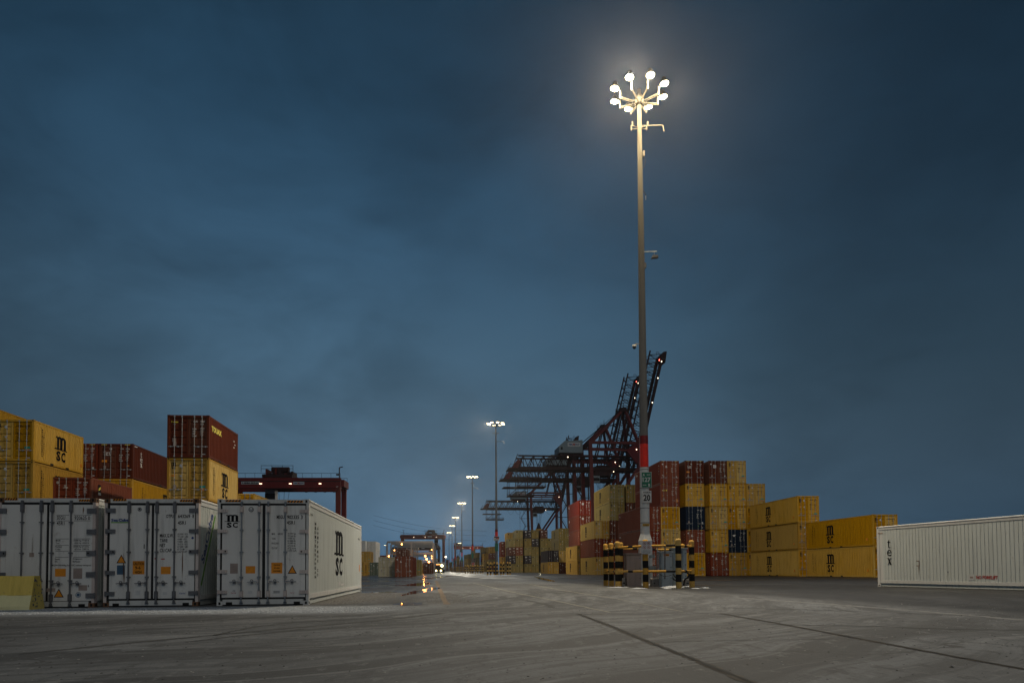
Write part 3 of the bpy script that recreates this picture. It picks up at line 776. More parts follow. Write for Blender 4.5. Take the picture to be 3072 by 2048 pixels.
D2 = dict(pl=175, cl=675, cr=705, pr=1200, pt=188, pb=1290, gl=146, gr=1224, gt=160, gb=1314, centre=690,
          hl=(128, 245), hr=(1135, 1250), hy=((225, 272), (472, 515), (718, 760), (962, 1006), (1206, 1250)), hinge=GUN, rod=GUN, keeper=GUN,
          rods=(((410, -1), (632, -1)), ((745, 1), (960, 1))), rt=150, rb=1330, ky=((165, 275), (1205, 1290)), gy=(475, 740, 1035), handle=1108,
          stripes=((208, 372, 112, 138), (1018, 1178, 120, 146)), side=side2, post=PINKW, casting=RUSTM,
          art=[('rect', 187, 342, 405, 398, STKW), ('text', 'Sea', 190, 346, 272, 380, BLUT, .03), ('text', 'Cube', 276, 346, 402, 380, BLUT, .05), ('bar', 187, 385, 405, 397, LIME),
               ('circ', 530, 236, 31, STKW), ('ring', 530, 236, 17, 24, BLKT), ('bar', 520, 224, 540, 246, BLKT),
               ('text', 'OTPU', 850, 295, 942, 338, BLKT, .01), ('text', '643269', 995, 295, 1142, 338, BLKT, .01), ('text', '8', 1170, 295, 1190, 338, BLKT, .01),
               ('text', '45R1', 993, 373, 1090, 416, BLKT, .01), ('text', 'MAX.G.W.', 778, 524, 943, 568, BLKT, .01), ('text', 'TARE', 778, 583, 872, 625, BLKT, .01),
               ('text', 'NET', 778, 641, 846, 683, BLKT, .01), ('text', 'CU.CAP.', 778, 700, 930, 744, BLKT, .01)]
              + small_lines(992, 1120, 518, 30, 22, ['35.000  KG', '77.160  LBS', '4.480  KG', '9.880  LBS', '30.520  KG', '67.280  LBS', '67 CU.M', '2.367 CUFT'], BLKT)
              + [('tri', 260, 770, 375, 871), ('rect', 267, 895, 362, 1005, STKB), ('rect', 455, 845, 597, 1003, ORG), ('text', 'CAUTION', 458, 860, 592, 895, BLKT, .01),
                 ('text', '9-6', 485, 908, 550, 944, BLKT, .01), ('text', 'HIGH', 485, 960, 562, 996, BLKT, .01), ('rect', 795, 915, 912, 1003, ORG), ('circ', 1175, 575, 15, BLUT),
                 ('rect', 492, 1193, 550, 1248, STKW), ('rect', 820, 1213, 875, 1250, STKW), ('rect', 1015, 1217, 1102, 1243, STKW), ('text', 'Carrier', 1022, 1222, 1096, 1240, BLUT),
                 ('text', '1', 585, 648, 595, 700, BLKT), ('rect', 718, 808, 738, 828, REDT), ('rect', 795, 818, 840, 830, REDT), ('stain', 345, 735, 1150), ('stain', 356, 900, 1160), ('stain', 1052, 690, 1140)])
D1 = dict(pl=8, cl=535, cr=565, pr=1085, pt=172, pb=1305, gl=-4, gr=1098, gt=146, gb=1325, centre=550,
          hl=(-35, 76), hr=(1010, 1120), hy=((217, 270), (465, 522), (717, 773), (967, 1024), (1217, 1270)), hinge=GUN, rod=GUN, keeper=GUN,
          rods=(((258, -1), (480, -1)), ((605, 1), (825, 1))), rt=132, rb=1345, ky=((150, 258), (1228, 1308)), gy=(380, 741, 1068), handle=1102,
          stripes=((48, 197, 97, 121), (908, 1058, 108, 134)), post=PINKW, casting=RUSTM,
          art=[('text', 'SEGU', 652, 302, 750, 347, BLKT, .0), ('text', '920625 0', 860, 305, 1040, 352, BLKT, .0), ('text', '45R1', 652, 368, 742, 414, BLKT, .0)]
              + [('bar', a, y_, b_, y_ + 4, BLKT) for a, b_ in ((645, 797), (852, 1048)) for y_ in (292, 360, 573, 648, 718, 789)]
              + [('text', 'MGW', 645, 584, 702, 606, BLKT), ('text', 'Tare', 645, 615, 686, 636, BLKT), ('text', 'Payload', 641, 657, 718, 682, BLKT), ('text', 'Cubic', 641, 686, 700, 707, BLKT),
                 ('text', '35000 Kg 77160 lb', 852, 584, 1034, 610, BLKT), ('text', '4560 Kg 10050 lb', 862, 615, 1034, 638, BLKT), ('text', '30440 Kg 67110 lb', 852, 657, 1032, 682, BLKT),
                 ('text', '67.4 m  2381 ft', 868, 686, 1032, 707, BLKT), ('text', 'Seaco', 638, 802, 694, 822, BLKT), ('text', 'SRL', 638, 830, 672, 850, BLKT),
                 ('text', 'Bridgetown', 848, 802, 958, 824, BLKT), ('text', 'Barbados', 848, 832, 934, 852, BLKT),
                 ('text', 'MGW=34,000kg for', 605, 876, 812, 902, BLKT), ('text', 'UIC railway transport', 832, 876, 1064, 902, BLKT),
                 ('rect', 643, 925, 768, 1018, ORG), ('rect', 855, 922, 960, 1045, STKG), ('tri', 632, 1160, 750, 1263), ('circ', 917, 1235, 33, STKB), ('ring', 917, 1235, 20, 26, STKW),
                 ('rect', 920, 1122, 1020, 1185, STKG), ('rect', 548, 1155, 650, 1195, STKG), ('rect', 340, 737, 396, 787, STKG), ('text', '6', 1028, 1115, 1044, 1145, BLKT),
                 ('stain', 960, 180, 300), ('stain', 375, 500, 900)])
def corner(px, d): return gx(px, d), d
x3, yy3 = corner(650, 19.48); x2, yy2 = corner(309, 19.15)
xr1 = gx(279, 18.95); 
reefer('white reefer container with large black logo on door and clean side, right of its row', x3, yy3, THETA, D3, 92, 1188, 130, 1385)
reefer('white reefer container with white blue-lettered sticker and rust streaks, middle of its row', x2, yy2, THETA, D2, 110, 1250, 108, 1385)
reefer('white reefer container behind the yellow concrete barrier, left of its row', xr1 - W*math.cos(THETA), 18.78, THETA, D1, -24, 1108, 92, 1385)
# the reefer at the right, seen along its left side; far end at about (17.7, 34.8)
D4 = dict(D3); D4.pop('side')
def side4(b, L, h):
    fr = left_frame(L, -.006); e = s_off(fr, .002)
    b.tex(fr, .64, h*.36, .94, h*.775, BLKT, True)
    b.text(fr, 'NO FORKLIFT', 5.55, h*.145, 6.55, h*.195, REDT, .02)
    b.rect(fr, 5.18, h*.13, 5.47, h*.21, STKW); b.rect(e, 5.25, h*.155, 5.40, h*.18, STKG)
    b.text(left_frame(L, .002), '9ft6in', .09, h*.875, .42, h*.895, RUSTM, .03)
    for q in ((2.42, .335, 2.60, .345), (2.42, .41, 2.60, .42), (2.56, .335, 2.60, .42)): b.rect(fr, q[0], h*q[1], q[2], h*q[3], RUSTM)
    for i in range(3): b.poly(fr, [(2.52 + i*.03, h*.33), (2.535 + i*.03, h*.33), (2.53 + i*.03, h*(.17 + i*.03))], RUSTM)
    b.circ(fr, 4.15, h*.245, .035, GUN, 9); b.circ(fr, 1.95 - .2, h*.20, .05, STKW, 7)
D4['side'] = side4
th4 = R(13.4)
far4 = at(2634, 1758, 34.9); fx, fy = far4.x, 34.9
nx, ny = fx + LR*math.sin(th4), fy - LR*math.cos(th4)
reefer('long white reefer container with dark serif word on its side, alone at right edge', nx, ny, th4, D4, 92, 1188, 130, 1385)

# ------------------------------------------------------------------ yellow concrete barrier
def barrier():
    p1 = V3((gx(131, 18.0), 17.95, 0)); t = thing('concrete_barrier', 'worn yellow concrete barrier with pale base and black mark, before the left reefer', 'barrier', (p1.x - 1.5 - .36, p1.y + .3, 0), R(1.5))
    L = 3.0; x0, x1 = -1.5, 1.5
    lo = [(-.30, 0), (-.30, .08), (-.22, .36), (.22, .36), (.30, .08), (.30, 0)]
    up = [(-.215, .361), (-.125, .845), (.125, .845), (.215, .361)]
    def seg(prof, mat, name, n=26):
        m = MB(); rnd = random.Random(4); k = len(prof); vs = []
        for i in range(n + 1):
            x = x0 + L*i/n; ch = .012 if 0 < i < n else 0
            for y, z in prof:
                vs.append((x, y + rnd.uniform(-ch, ch)*.7, z + (rnd.uniform(-ch, ch)*.6 if z > .1 else 0)))
        fs = []
        for i in range(n):
            for j in range(k): fs.append((i*k + j, (i+1)*k + j, (i+1)*k + (j+1) % k, i*k + (j+1) % k))
        m.add(vs, fs, mat); m.add(vs[:k], [tuple(range(k))], mat); m.add(vs[-k:], [tuple(range(k))[::-1]], BARY)
        return m
    m = seg(up, BARY, 'upper'); fr = (V3((-1.5, -.236, .36)), V3((1, 0, 0)), V3((0, .135, .485)).normalized())
    fr = s_off(fr, .014)
    u = m
    pts = [(.55, .0), (1.02, .0), (1.14, .34), (1.02, .50), (.62, .50)]
    rnd = random.Random(9)
    for i in range(7):
        a = .60 + i*.085; u.poly(fr, [(a, .04 + rnd.random()*.05), (a + .10, .02 + rnd.random()*.06), (a + .13, .30 + rnd.random()*.08), (a + .08, .44 + rnd.random()*.05), (a + .0, .42)], BLKT)
    for i in range(26):
        a, b = rnd.uniform(1.2, 2.95), rnd.uniform(.02, .45); s_ = rnd.uniform(.006, .02)
        u.poly(fr, [(a, b), (a + s_*1.5, b + s_*.3), (a + s_, b + s_)], STKG if i % 2 else BLKT)
    up_o = u.build('upper_block', t); low = seg(lo, BARL, 'lower').build('base_block', t)
    m = MB()
    for i in range(30):
        a = -.02 + rnd.uniform(-.03, .03); z = rnd.uniform(.0, .8); yv = rnd.uniform(-.24, .24)*(1 - z*.6)
        m.box((1.5, yv, z), (1.504, yv + rnd.uniform(.01, .05), z + rnd.uniform(.01, .06)), GUN)
    m.build('chipped_end', t)
barrier()

# ------------------------------------------------------------------ light masts
MH = 27.3
def mast_main():
    d = 39.0; x = gx(1937.5, d)
    t = thing('light_mast', 'tall near light mast with eight lit floodlights, red bands and road signs', 'light mast', (x, d, 0), 0, 'light masts along the road')
    m = MB(); m.lathe([(.236, 6.4), (.225, 9), (.19, 14.5), (.155, 20), (.125, 24.5), (.105, MH + .3)], POLEM, 16)
    for z in (10.1, 11.9, 12.0, 13.9, 15.0, 16.2, 17.7, 17.9, 19.9, 20.1, 21.3, 22.9, 23.5, 23.7, 24.6):
        r = .245 - (z - 2.75)*.0058; m.lathe([(r + .003, z), (r + .008, z + .02), (r + .003, z + .04)], GUN, 16)
    m.build('pole', t)
    m = MB(); m.lathe([(.252, 2.80), (.244, 6.44)], PALEP, 16)
    for z in (3.4, 4.2, 5.3, 6.3): m.lathe([(.252 - (z - 2.8)*.0022, z), (.258 - (z - 2.8)*.0022, z + .02), (.252 - (z - 2.8)*.0022, z + .04)], GUN, 16)
    m.build('lower_pole', t)
    m = MB(); pr = [(.47, 0), (.47, .06), (.385, .10), (.38, 2.45), (.26, 2.82), (.25, 2.84)]
    m.lathe(pr, PALEP, 8, smooth=False); m.build('plinth', t)
    m = MB(); m.lathe([(.238, 6.46), (.232, 7.73)], REDB, 20); m.build('red_band', t)
    m = MB(); m.lathe([(.234, 7.735), (.232, 8.18)], DRDB, 20); m.build('dark_red_band', t)
    m = MB(); m.tube((.24, 0.02, 3.0), (.15, .02, 20.5), .02, WIRE, 6); m.build('cable', t)
    m = MB(); m.lathe([(.19, MH - .55), (.24, MH - .5), (.24, MH - .2), (.15, MH)], GUN, 10); m.build('lamp_crown', t)
    # eight arms with a floodlight each
    for i in range(8):
        a = R(22.5 + 45*i - 8); c, s_ = math.cos(a), math.sin(a)
        m = MB(); p0 = V3((c*.18, s_*.18, MH - .42)); p1 = V3((c*1.12, s_*1.12, MH - .30)); p2 = V3((c*1.12, s_*1.12, MH + .10))
        m.tube(p0, p1, .028, POLEM, 6); m.tube(p0 - V3((0, 0, .10)), p1 - V3((0, 0, .08)), .018, POLEM, 6); m.tube(p1 - V3((0, 0, .1)), p2, .05, POLEM, 8)
        arm = m.build('lamp_arm', t)
        m = MB(); out = V3((c, s_, 0)); tilt = (out*.14 - V3((0, 0, .99))).normalized(); cc = V3((c*1.46, s_*1.46, MH + .12)); aim = (out*.75 - V3((0, 0, .66))).normalized()
        m.tube(cc - tilt*.02, cc - tilt*.34, .25, GUN, 12, .12); m.tube(cc, cc - tilt*.02, .26, GUN, 12)
        ax = tilt.orthogonal().normalized(); ay = tilt.cross(ax); q_ = [cc + tilt*.012 + ax*(.215*math.cos(j*.7854)) + ay*(.215*math.sin(j*.7854)) for j in range(8)]
        m.add(q_, [tuple(range(8))], LAMP)
        m.build('floodlight', arm)
        if i in (1, 3, 5, 7): lamp('mast_flood_light', V3((x, d, 0)) + cc + aim*.35, MAINP*.54, (1.0, .96, .88), .25, (aim, 116))
    for sx, sy in ((1, .5), (-1, .5), (1, -.5), (-1, -.5)):
        m = MB(); z = MH - 1.9
        m.tube((sx*.10, sy*.1, z), (sx*.42, sy*.35, z + .04), .025, POLEM, 6); m.tube((sx*.42, sy*.35, z - .02), (sx*.42, sy*.35, z + .26), .045, POLEM, 8)
        m.build('spare_bracket', t)
    m = MB(); z = zz(1920, 378, d)
    m.path([V3((.1, 0, z - .15)), V3((.16, 0, z)), V3((1.15, 0, z + .02)), V3((1.30, 0, z)), V3((1.36, 0, z - .32))], .03, POLEM, 8); m.build('hook_arm', t)
    return t, x, d
def lamp(name, loc, power, col, rad, spot=None):
    l = bpy.data.lights.new(name, 'SPOT' if spot else 'POINT'); l.energy = power; l.color = col; l.shadow_soft_size = rad
    if spot: l.spot_size = R(spot[1]); l.spot_blend = .7
    o = bpy.data.objects.new(name, l); COL.objects.link(o); o.location = loc
    if spot: o.rotation_euler = Vector(spot[0]).to_track_quat('-Z', 'Y').to_euler()
    return o
MAINP = 30000.0
mast, mx, md = mast_main()

def sign_plate(name, label, cat, px0, py0, px1, py1, d, face, art, rz=0.0, thick=.012, edge=STKW):
    a, b = at(px0, py1, d), at(px1, py0, d); w, h = b.x - a.x, b.z - a.z
    t = thing(name, label, cat, ((a.x + b.x)/2, d, a.z), rz)
    m = MB(); m.box((-w/2, 0, 0), (w/2, thick, h), edge)
    fr = (V3((-w/2, -.002, 0)), V3((1, 0, 0)), V3((0, 0, 1))); m.rect(fr, w*.03, h*.02, w*.97, h*.98, face)
    art(m, s_off(fr, .002), w, h); m.build('sign_face', t)
    m = MB(); m.box((-w*.3, thick, h*.2), (w*.3, thick + .05, h*.25), STEEL); m.box((-w*.3, thick, h*.75), (w*.3, thick + .05, h*.8), STEEL); m.build('bracket', t)
    return t
def art_dir(m, fr, w, h):
    m.text(fr, 'A', w*.12, h*.74, w*.34, h*.90, STKW, .02); m.text(fr, '127', w*.10, h*.36, w*.90, h*.66, STKW, .02); m.text(fr, 'B', w*.66, h*.08, w*.86, h*.25, STKW, .02)
    m.rect(fr, w*.52, h*.805, w*.84, h*.845, STKW); m.poly(fr, [(w*.80, h*.87), (w*.90, h*.825), (w*.80, h*.78)], STKW)
    m.rect(fr, w*.16, h*.145, w*.46, h*.185, STKW); m.poly(fr, [(w*.20, h*.21), (w*.10, h*.165), (w*.20, h*.12)], STKW)
def art_spd(m, fr, w, h):
    m.text(fr, 'MAXIMUM', w*.10, h*.80, w*.90, h*.91, BLKT, .02); m.text(fr, '20', w*.12, h*.14, w*.88, h*.68, BLKT, .02)
def art_no(m, fr, w, h):
    e = s_off(fr, .0015)
    for i in range(2):
        for j in range(2):
            cx, cz = w*(.29 + .43*i), h*(.82 - .31*j); r = w*.165
            m.circ(fr, cx, cz, r*.5, STKG, 8); m.ring(e, cx, cz, r*.82, r, REDT, 18)
            m.poly(e, [(cx - r*.62, cz + r*.54), (cx - r*.54, cz + r*.62), (cx + r*.62, cz - r*.54), (cx + r*.54, cz - r*.62)], REDT)
    for i, t_ in enumerate(('INTERDICTION', 'SUR TOUT LE', 'SITE - PROHIBITED')): m.text(fr, t_, w*.14, h*(.24 - i*.085), w*.86, h*(.285 - i*.085), BLKT)
ds = md - .30
sign_plate('direction_sign', 'green direction sign with white numbers and two arrows on near mast', 'sign', 1925, 1415, 1954.5, 1462, ds, SGRN, art_dir)
sign_plate('speed_sign', 'white speed sign with black number under the green sign on near mast', 'sign', 1927, 1471, 1954, 1507, ds, STKW, art_spd)
sign_plate('prohibition_sign', 'white sign with four red prohibition circles on the front bollard', 'sign', 1924.5, 1622, 1954.5, 1661, 34.2, STKW, art_no)
def art_lab(m, fr, w, h): m.text(fr, 'LUNED', w*.1, h*.2, w*.9, h*.8, BLKT)
sign_plate('mast_label', 'small yellow label plate low on the near mast', 'label', 1928, 1570, 1948, 1577, ds + .03, plain('yellow label', (.55, .30, .03), .5), art_lab, edge=YELT)

# things hung on the near mast
def mount(name, label, cat, z, build, side=1):
    t = thing(name, label, cat, (mx + side*.19, md, z)); build(t); return t
def b_flood(t):
    m = MB(); m.tube((-.06, 0, .16), (.68, 0, .18), .02, STEEL, 6); m.tube((.52, 0, .17), (.52, 0, -.05), .018, STEEL, 6); m.build('arm', t)
    m = MB(); m.prism([V3((.36, -.1, -.20)), V3((.74, -.1, -.16)), V3((.70, -.1, -.05)), V3((.42, -.1, -.06))], (0, 0, 0), (0, .25, 0), GUN); m.build('head', t)
mount('floodlight_bracket', 'small unlit floodlight on an arm halfway up the near mast', 'floodlight', zz(1940, 764, md), b_flood)
def b_cam(t):
    m = MB(); m.tube((0, 0, .05), (-.20, 0, .06), .025, STEEL, 6); m.tube((-.2, 0, .06), (-.24, 0, -.02), .03, STEEL, 6); m.build('arm', t)
    m = MB(); m.lathe([(.05, .0), (.11, -.02), (.115, -.12), (.10, -.14)], STKW, 12, (-.26, 0, 0)); m.lathe([(.095, -.14), (.075, -.2), (.02, -.235)], DARK, 12, (-.26, 0, 0)); m.build('dome', t)
mount('security_camera', 'white dome security camera on left of near mast', 'camera', zz(1920, 1034, md), b_cam, -1)
def b_box(t):
    m = MB(); m.box((-.04, -.08, -.15), (.07, .08, .15), GUN); m.build('housing', t)
    m = MB(); m.path([V3((.03, 0, -.15)), V3((.10, 0, -.4)), V3((.06, 0, -.7)), V3((-.02, 0, -.8))], .015, WIRE, 5); m.build('cable', t)
mount('junction_box', 'small dark box with loose cable high on the near mast', 'junction box', zz(1935, 462, md), b_box)
def b_ant(t):
    m = MB(); m.path([V3((-.03, 0, .25)), V3((.08, 0, .05)), V3((.10, 0, -.05))], .016, WIRE, 5); m.build('lead', t)
    m = MB(); m.tube((.10, 0, -.05), (.10, 0, -.28), .025, STEEL, 6); m.build('rod', t)
mount('whip_antenna', 'short pale antenna hanging beside the upper near mast', 'antenna', zz(1938, 585, md), b_ant)
def b_sq(t):
    m = MB(); m.box((-.05, -.07, -.14), (.06, .07, .14), GUN); m.build('case', t)
    m = MB(); m.box((.06, -.04, -.08), (.075, .04, .08), DARK); m.build('vent', t)
mount('relay_box', 'little square box on right edge of mid mast', 'junction box', zz(1938, 797, md), b_sq)

# far masts
def far_mast_proto(dd):
    t = thing('light_mast', '', 'light mast', (0, 0, 0), 0, 'light masts along the road')
    m = MB(); m.lathe([(.30, 0), (.25, 3), (.225, 9), (.19, 14.5), (.14, 22), (.11, MH + .1)], POLEM, 10); m.build('pole', t)
    m = MB(); m.lathe([(.27, 6.4), (.26, 7.75)], REDB, 12); m.build('red_band', t)
    m = MB(); m.lathe([(.27, 7.76), (.26, 8.2)], DRDB, 12); m.build('dark_red_band', t)
    m = MB(); m.tube((-.6, 0, MH - 1.7), (.6, 0, MH - 1.7), .07, POLEM, 6); m.tube((.1, 0, MH - 3.2), (1.4, 0, MH - 3.2), .05, POLEM, 6); m.tube((1.4, 0, MH - 3.2), (1.5, 0, MH - 3.6), .05, POLEM, 6); m.build('hook_arm', t)
    m = MB(); m.box((-.30, -.31, 4.3), (.32, -.29, 5.7), SGRN); m.build('green_plate', t)
    for i in range(8):
        a = R(22.5 + 45*i - 8); c, s_ = math.cos(a), math.sin(a)
        m = MB(); m.tube((c*.1, s_*.1, MH - .4), (c*1.15, s_*1.15, MH - .25), .05, POLEM, 5); arm = m.build('lamp_arm', t)
        m = MB(); cc = V3((c*1.4, s_*1.4, MH + .05)); m.tube(cc, cc + V3((0, 0, .3)), .26, GUN, 8, .12); m.tube(cc - V3((0, 0, .10)), cc - V3((0, 0, .002)), .16, LAMPF, 8, .28); m.build('floodlight', arm)
    return t
def copy_tree(o, parent=None):
    c = o.copy(); COL.objects.link(c); c.parent = parent
    for ch in list(o.children): copy_tree(ch, c)
    return c
proto = None
MLAB = ['second nearest light mast, thick grey pole with white notice above its green plate', 'third light mast down the road with red band and no entry sign',
        'fourth light mast down the road, dark slim pole', 'fifth light mast down the road, lamps just clear of a gantry', 'sixth light mast down the road, thin with bright cluster', 'farthest light mast in the road row beside the far gantry leg',
        'light mast left of the steel rack, short and white lit', 'light mast rising behind the steel rack', 'light mast behind the distant lamplit gantry']
MPOS = [(1490, 129), (1418, 203), (1386, 283), (1367, 359), (1356.5, 427), (1347.5, 504), (1158, 640), (1220, 560), (1380, 600)]
for i, (p, d) in enumerate(MPOS):
    if proto is None: proto = far_mast_proto(d); o = proto
    else: o = copy_tree(proto)
    xx = gx(p, d); o.location = (xx, d, 0); o['label'] = MLAB[i]
    if i in (6, 7, 8): o.scale = (1, 1, .86)
    if i < 6:
        for a_ in ((225, 345, 85) if i < 2 else (280,)):
            oo = V3((math.cos(R(a_)), math.sin(R(a_)), 0)); am = (oo*.72 - V3((0, 0, .69))).normalized()
            lamp('far_mast_light', V3((xx, d, MH)) + oo*1.45 + am*.4, (16000 if a_ == 85 else (15000, 15000, 17000, 16000, 14000, 13000)[i]), (1.0, .92, .75), .25, (am, 128))

# signs on second and third mast
def art_notice(m, fr, w, h): m.rect(fr, w*.08, h*.72, w*.92, h*.95, BLKT); m.rect(fr, w*.35, h*.45, w*.92, h*.68, REDT); m.text(fr, 'ARRET', w*.15, h*.12, w*.85, h*.34, BLKT)
sign_plate('notice_sign', 'white notice sign with black and red bars on second mast', 'sign', 1481, 1608, 1498, 1621, 128.5, STKW, art_notice)
def art_stop(m, fr, w, h): m.circ(fr, w/2, h/2, w*.46, REDT, 16); m.rect(s_off(fr, .004), w*.18, h*.44, w*.82, h*.56, STKW)
sign_plate('no_entry_sign', 'round red no entry sign on the third mast', 'sign', 1414.5, 1686, 1424, 1695, 202.4, STKW, art_stop)

# ------------------------------------------------------------------ bollard cages
def bollard_mesh(r=.135, h=2.34, n=14):
    m = MB(); bands = [(0, .30, 0), (.30, .66, 1), (.66, .96, 0), (.96, 1.32, 1), (1.32, 1.62, 0), (1.62, 2.00, 1)]
    k = h/2.34
    for a, b, c in bands: m.lathe([(r, a*k), (r, b*k)], KPOST if c else YPOST, n)
    m.lathe([(r, 2.0*k), (r, 2.24*k), (r*.93, 2.30*k), (r*.55, 2.335*k), (.001, 2.34*k)], YPOST, n)
    return m.mesh('bollard')
BM = bollard_mesh()
bl = [('left outer bollard of the near mast cage', 258, 1335), ('bollard second from left in the near mast cage', 372, 1345), ('front left corner bollard of the near mast cage, scraped', 503, 1365),
      ('bollard tucked behind the front left corner of the near cage', 566, 1352), ('front centre bollard below the prohibition sign', 1072, 1385), ('front right corner bollard of the near mast cage, chipped black', 1748, 1390),
      ('right outer bollard of the near mast cage', 2020, 1365), ('rear bollard peeking left of the front right corner post', 1655, 1310), ('rear bollard peeking right of the front right corner post', 1826, 1318)]
BP = []
for lab, a, b in bl:
    p = ground(1780 + a*.1467, 1560 + b*.1467); o = link('bollard', BM); o.location = p; o.rotation_euler = (0, 0, random.random()*6)
    tag(o, 'yellow and black ' + lab, 'bollard', 'bollards round the masts'); BP.append(p)
def rail(p, q, z, label, bands=None):
    m = MB(); p, q = Vector(p), Vector(q); c = (p + q)/2; d = (q - p); L = d.length; u = d.normalized(); p = p + u*.137; q = q - u*.137
    n = max(3, int(round(L/.55))) | 1
    for i in range(n): m.tube(p - c + (q - p)*(i/n), p - c + (q - p)*((i + 1)/n), .055, KPOST if (i % 4) == 2 else YPOST, 10, caps=i in (0, n - 1))
    o = m.build('guard_rail'); o.location = (c.x, c.y, z); tag(o, label, 'guard rail', 'rails between the bollards')
for z, nm in ((2.02, 'upper'), (.80, 'lower')):
    rail(BP[0], BP[1], z, f'{nm} rail between the two leftmost bollards')
    rail(BP[1], BP[2], z, f'{nm} rail left of the front left corner bollard')
    rail(BP[2], BP[4], z, f'{nm} front rail left of the prohibition sign')
    rail(BP[4], BP[5], z, f'{nm} front rail right of the prohibition sign')
    rail(BP[5], BP[6], z, f'{nm} rail between the two rightmost bollards')
rail(BP[3], BP[7], 2.02, 'rear upper rail behind the mast plinth')
# far cages
def cage(d, p0, p1, n, desc, deep=4):
    x0, x1 = gx(p0, d), gx(p1, d); i = 0
    for r_ in range(2):
        for j in range(n):
            o = link('bollard', BMF); o.location = (x0 + (x1 - x0)*j/(n - 1) + r_*.4, d + r_*deep, 0)
            tag(o, f"striped {NTH[i]} {desc}", 'bollard', 'bollards round the masts'); i += 1
BMF = bollard_mesh(.15, 2.3, 8)
cage(123, 1463, 1523, 4, 'bollard of the second mast cage, counted along front then back')
cage(196, 1396, 1442, 4, 'bollard of the third mast cage, counted along front then back')
cage(276, 1369, 1403, 4, 'bollard of the fourth mast cage, counted along front then back')
cage(352, 1354, 1382, 4, 'bollard of the fifth mast cage, counted along front then back')
cage(420, 1345, 1369, 4, 'bollard of the sixth mast cage, counted along front then back')
for i, (z, dd) in enumerate(((1.95, 123), (.8, 123), (1.95, 196), (.8, 196))):
    p, q = (1463, 1523) if dd == 123 else (1396, 1442)
    rail((gx(p, dd), dd, 0), (gx(q, dd), dd, 0), z, f"{'upper' if z > 1 else 'lower'} rail across the cage of the {'second' if dd == 123 else 'third'} mast")

# equipment in the near cage
def Zp(p): return 1560 + p*.1467
def Xp(p): return 1780 + p*.1467
def cab_box(name, label, cat, pa, pb, ptop, pbot, d, depth, mat, lid=True, extra=None, z0=0.0):
    a, b = at(Xp(pa), Zp(pbot), d), at(Xp(pb), Zp(ptop), d); w = b.x - a.x; h = b.z - z0
    t = thing(name, label, cat, ((a.x + b.x)/2, d + depth/2, z0))
    m = MB(); m.box((-w/2, -depth/2, .0), (w/2, depth/2, h - .07), mat); 
    m.box((-w/2 + .04, -depth/2 - .006, .06), (w/2 - .04, -depth/2, h - .12), mat)
    m.build('housing', t)
    if lid:
        m = MB(); m.box((-w/2 - .06, -depth/2 - .06, h - .07), (w/2 + .06, depth/2 + .06, h), mat); m.build('lid', t)
    m = MB()
    for zc in (.25, .55, .85): m.tube((w/2 - .07, -depth/2 - .02, h*zc), (w/2 - .07, -depth/2, h*zc), .03, GUN, 8)
    m.build('latch', t)
    if extra: extra(t, w, h, depth)
    return t
cab_box('transformer_cabinet', 'pinkish grey metal cabinet with overhanging lid beside the mast plinth', 'cabinet', 690, 975, 670, 1310, 37.6, 1.0, CABT)
def ex_el(t, w, h, dp):
    m = MB(); fr = (V3((-w/2, -dp/2 - .010, 0)), V3((1, 0, 0)), V3((0, 0, 1))); m.rect(fr, w*.22, h*.86, w*.72, h*.92, ORG); m.text(s_off(fr, .002), 'DANGER', w*.25, h*.872, w*.69, h*.908, BLKT, .03); m.build('warning_sticker', t)
    m = MB()
    for zc in (.12, .5, .88):
        m.tube((-w/2 - .02, -dp/2 + .1, h*zc - .05), (-w/2 - .02, -dp/2 + .1, h*zc + .05), .02, STEEL, 6)
    m.build('hinge', t)
cab_box('electrical_cabinet', 'tall light blue electrical cabinet with orange sticker inside the cage', 'cabinet', 1400, 1610, 625, 1330, 36.6, .75, CABB, True, ex_el)
cab_box('meter_box', 'small grey meter box right of the mast plinth', 'cabinet', 1165, 1255, 680, 820, 38.1, .3, HOUSE, False, None, 1.5)
cab_box('switch_box', 'grey lower switch box right of the mast plinth', 'cabinet', 1145, 1285, 905, 1070, 38.0, .35, HOUSE, False, None, .85)
cab_box('relay_cabinet', 'narrow grey cabinet behind the front right corner bollard', 'cabinet', 1640, 1700, 560, 1330, 39.5, .5, HOUSE)
cab_box('narrow_locker', 'slim grey locker between the two right bollards', 'cabinet', 1835, 1905, 560, 1330, 39.8, .5, CABB)
def rough_block(name, label, pa, pb, ptop, d, depth, mat=CONC):
    a, b = at(Xp(pa), 1700, d), at(Xp(pb), Zp(ptop), d); w = b.x - a.x; h = b.z
    m = MB(); rnd = random.Random(len(label)); ch = .03
    prof = [(-w/2, 0), (w/2, 0), (w/2, h - ch), (w/2 - ch, h), (-w/2 + ch, h), (-w/2, h - ch)]
    m.prism([V3((x_, -depth/2, z_)) for x_, z_ in prof], (0, 0, 0), (0, depth, 0), mat)
    m.box((-w/2 + .08, -depth/2 - .004, h*.35), (-w/2 + .14, -depth/2, h*.5), DARK); m.box((w/2 - .14, -depth/2 - .004, h*.35), (w/2 - .08, -depth/2, h*.5), DARK)
    o = m.build(name); o.location = ((a.x + b.x)/2, d + depth/2, 0); tag(o, label, 'concrete block')
rough_block('concrete_block', 'wide grey concrete block on the ground right of the mast plinth', 1200, 1600, 1185, 36.4 + .9, .6)
rough_block('concrete_block', 'small grey concrete block beside the rightmost bollard', 1868, 1980, 1205, 38.3, .5)
rough_block('concrete_block', 'low pale concrete block behind the left corner bollard', 590, 655, 1180, 37.8, .6)
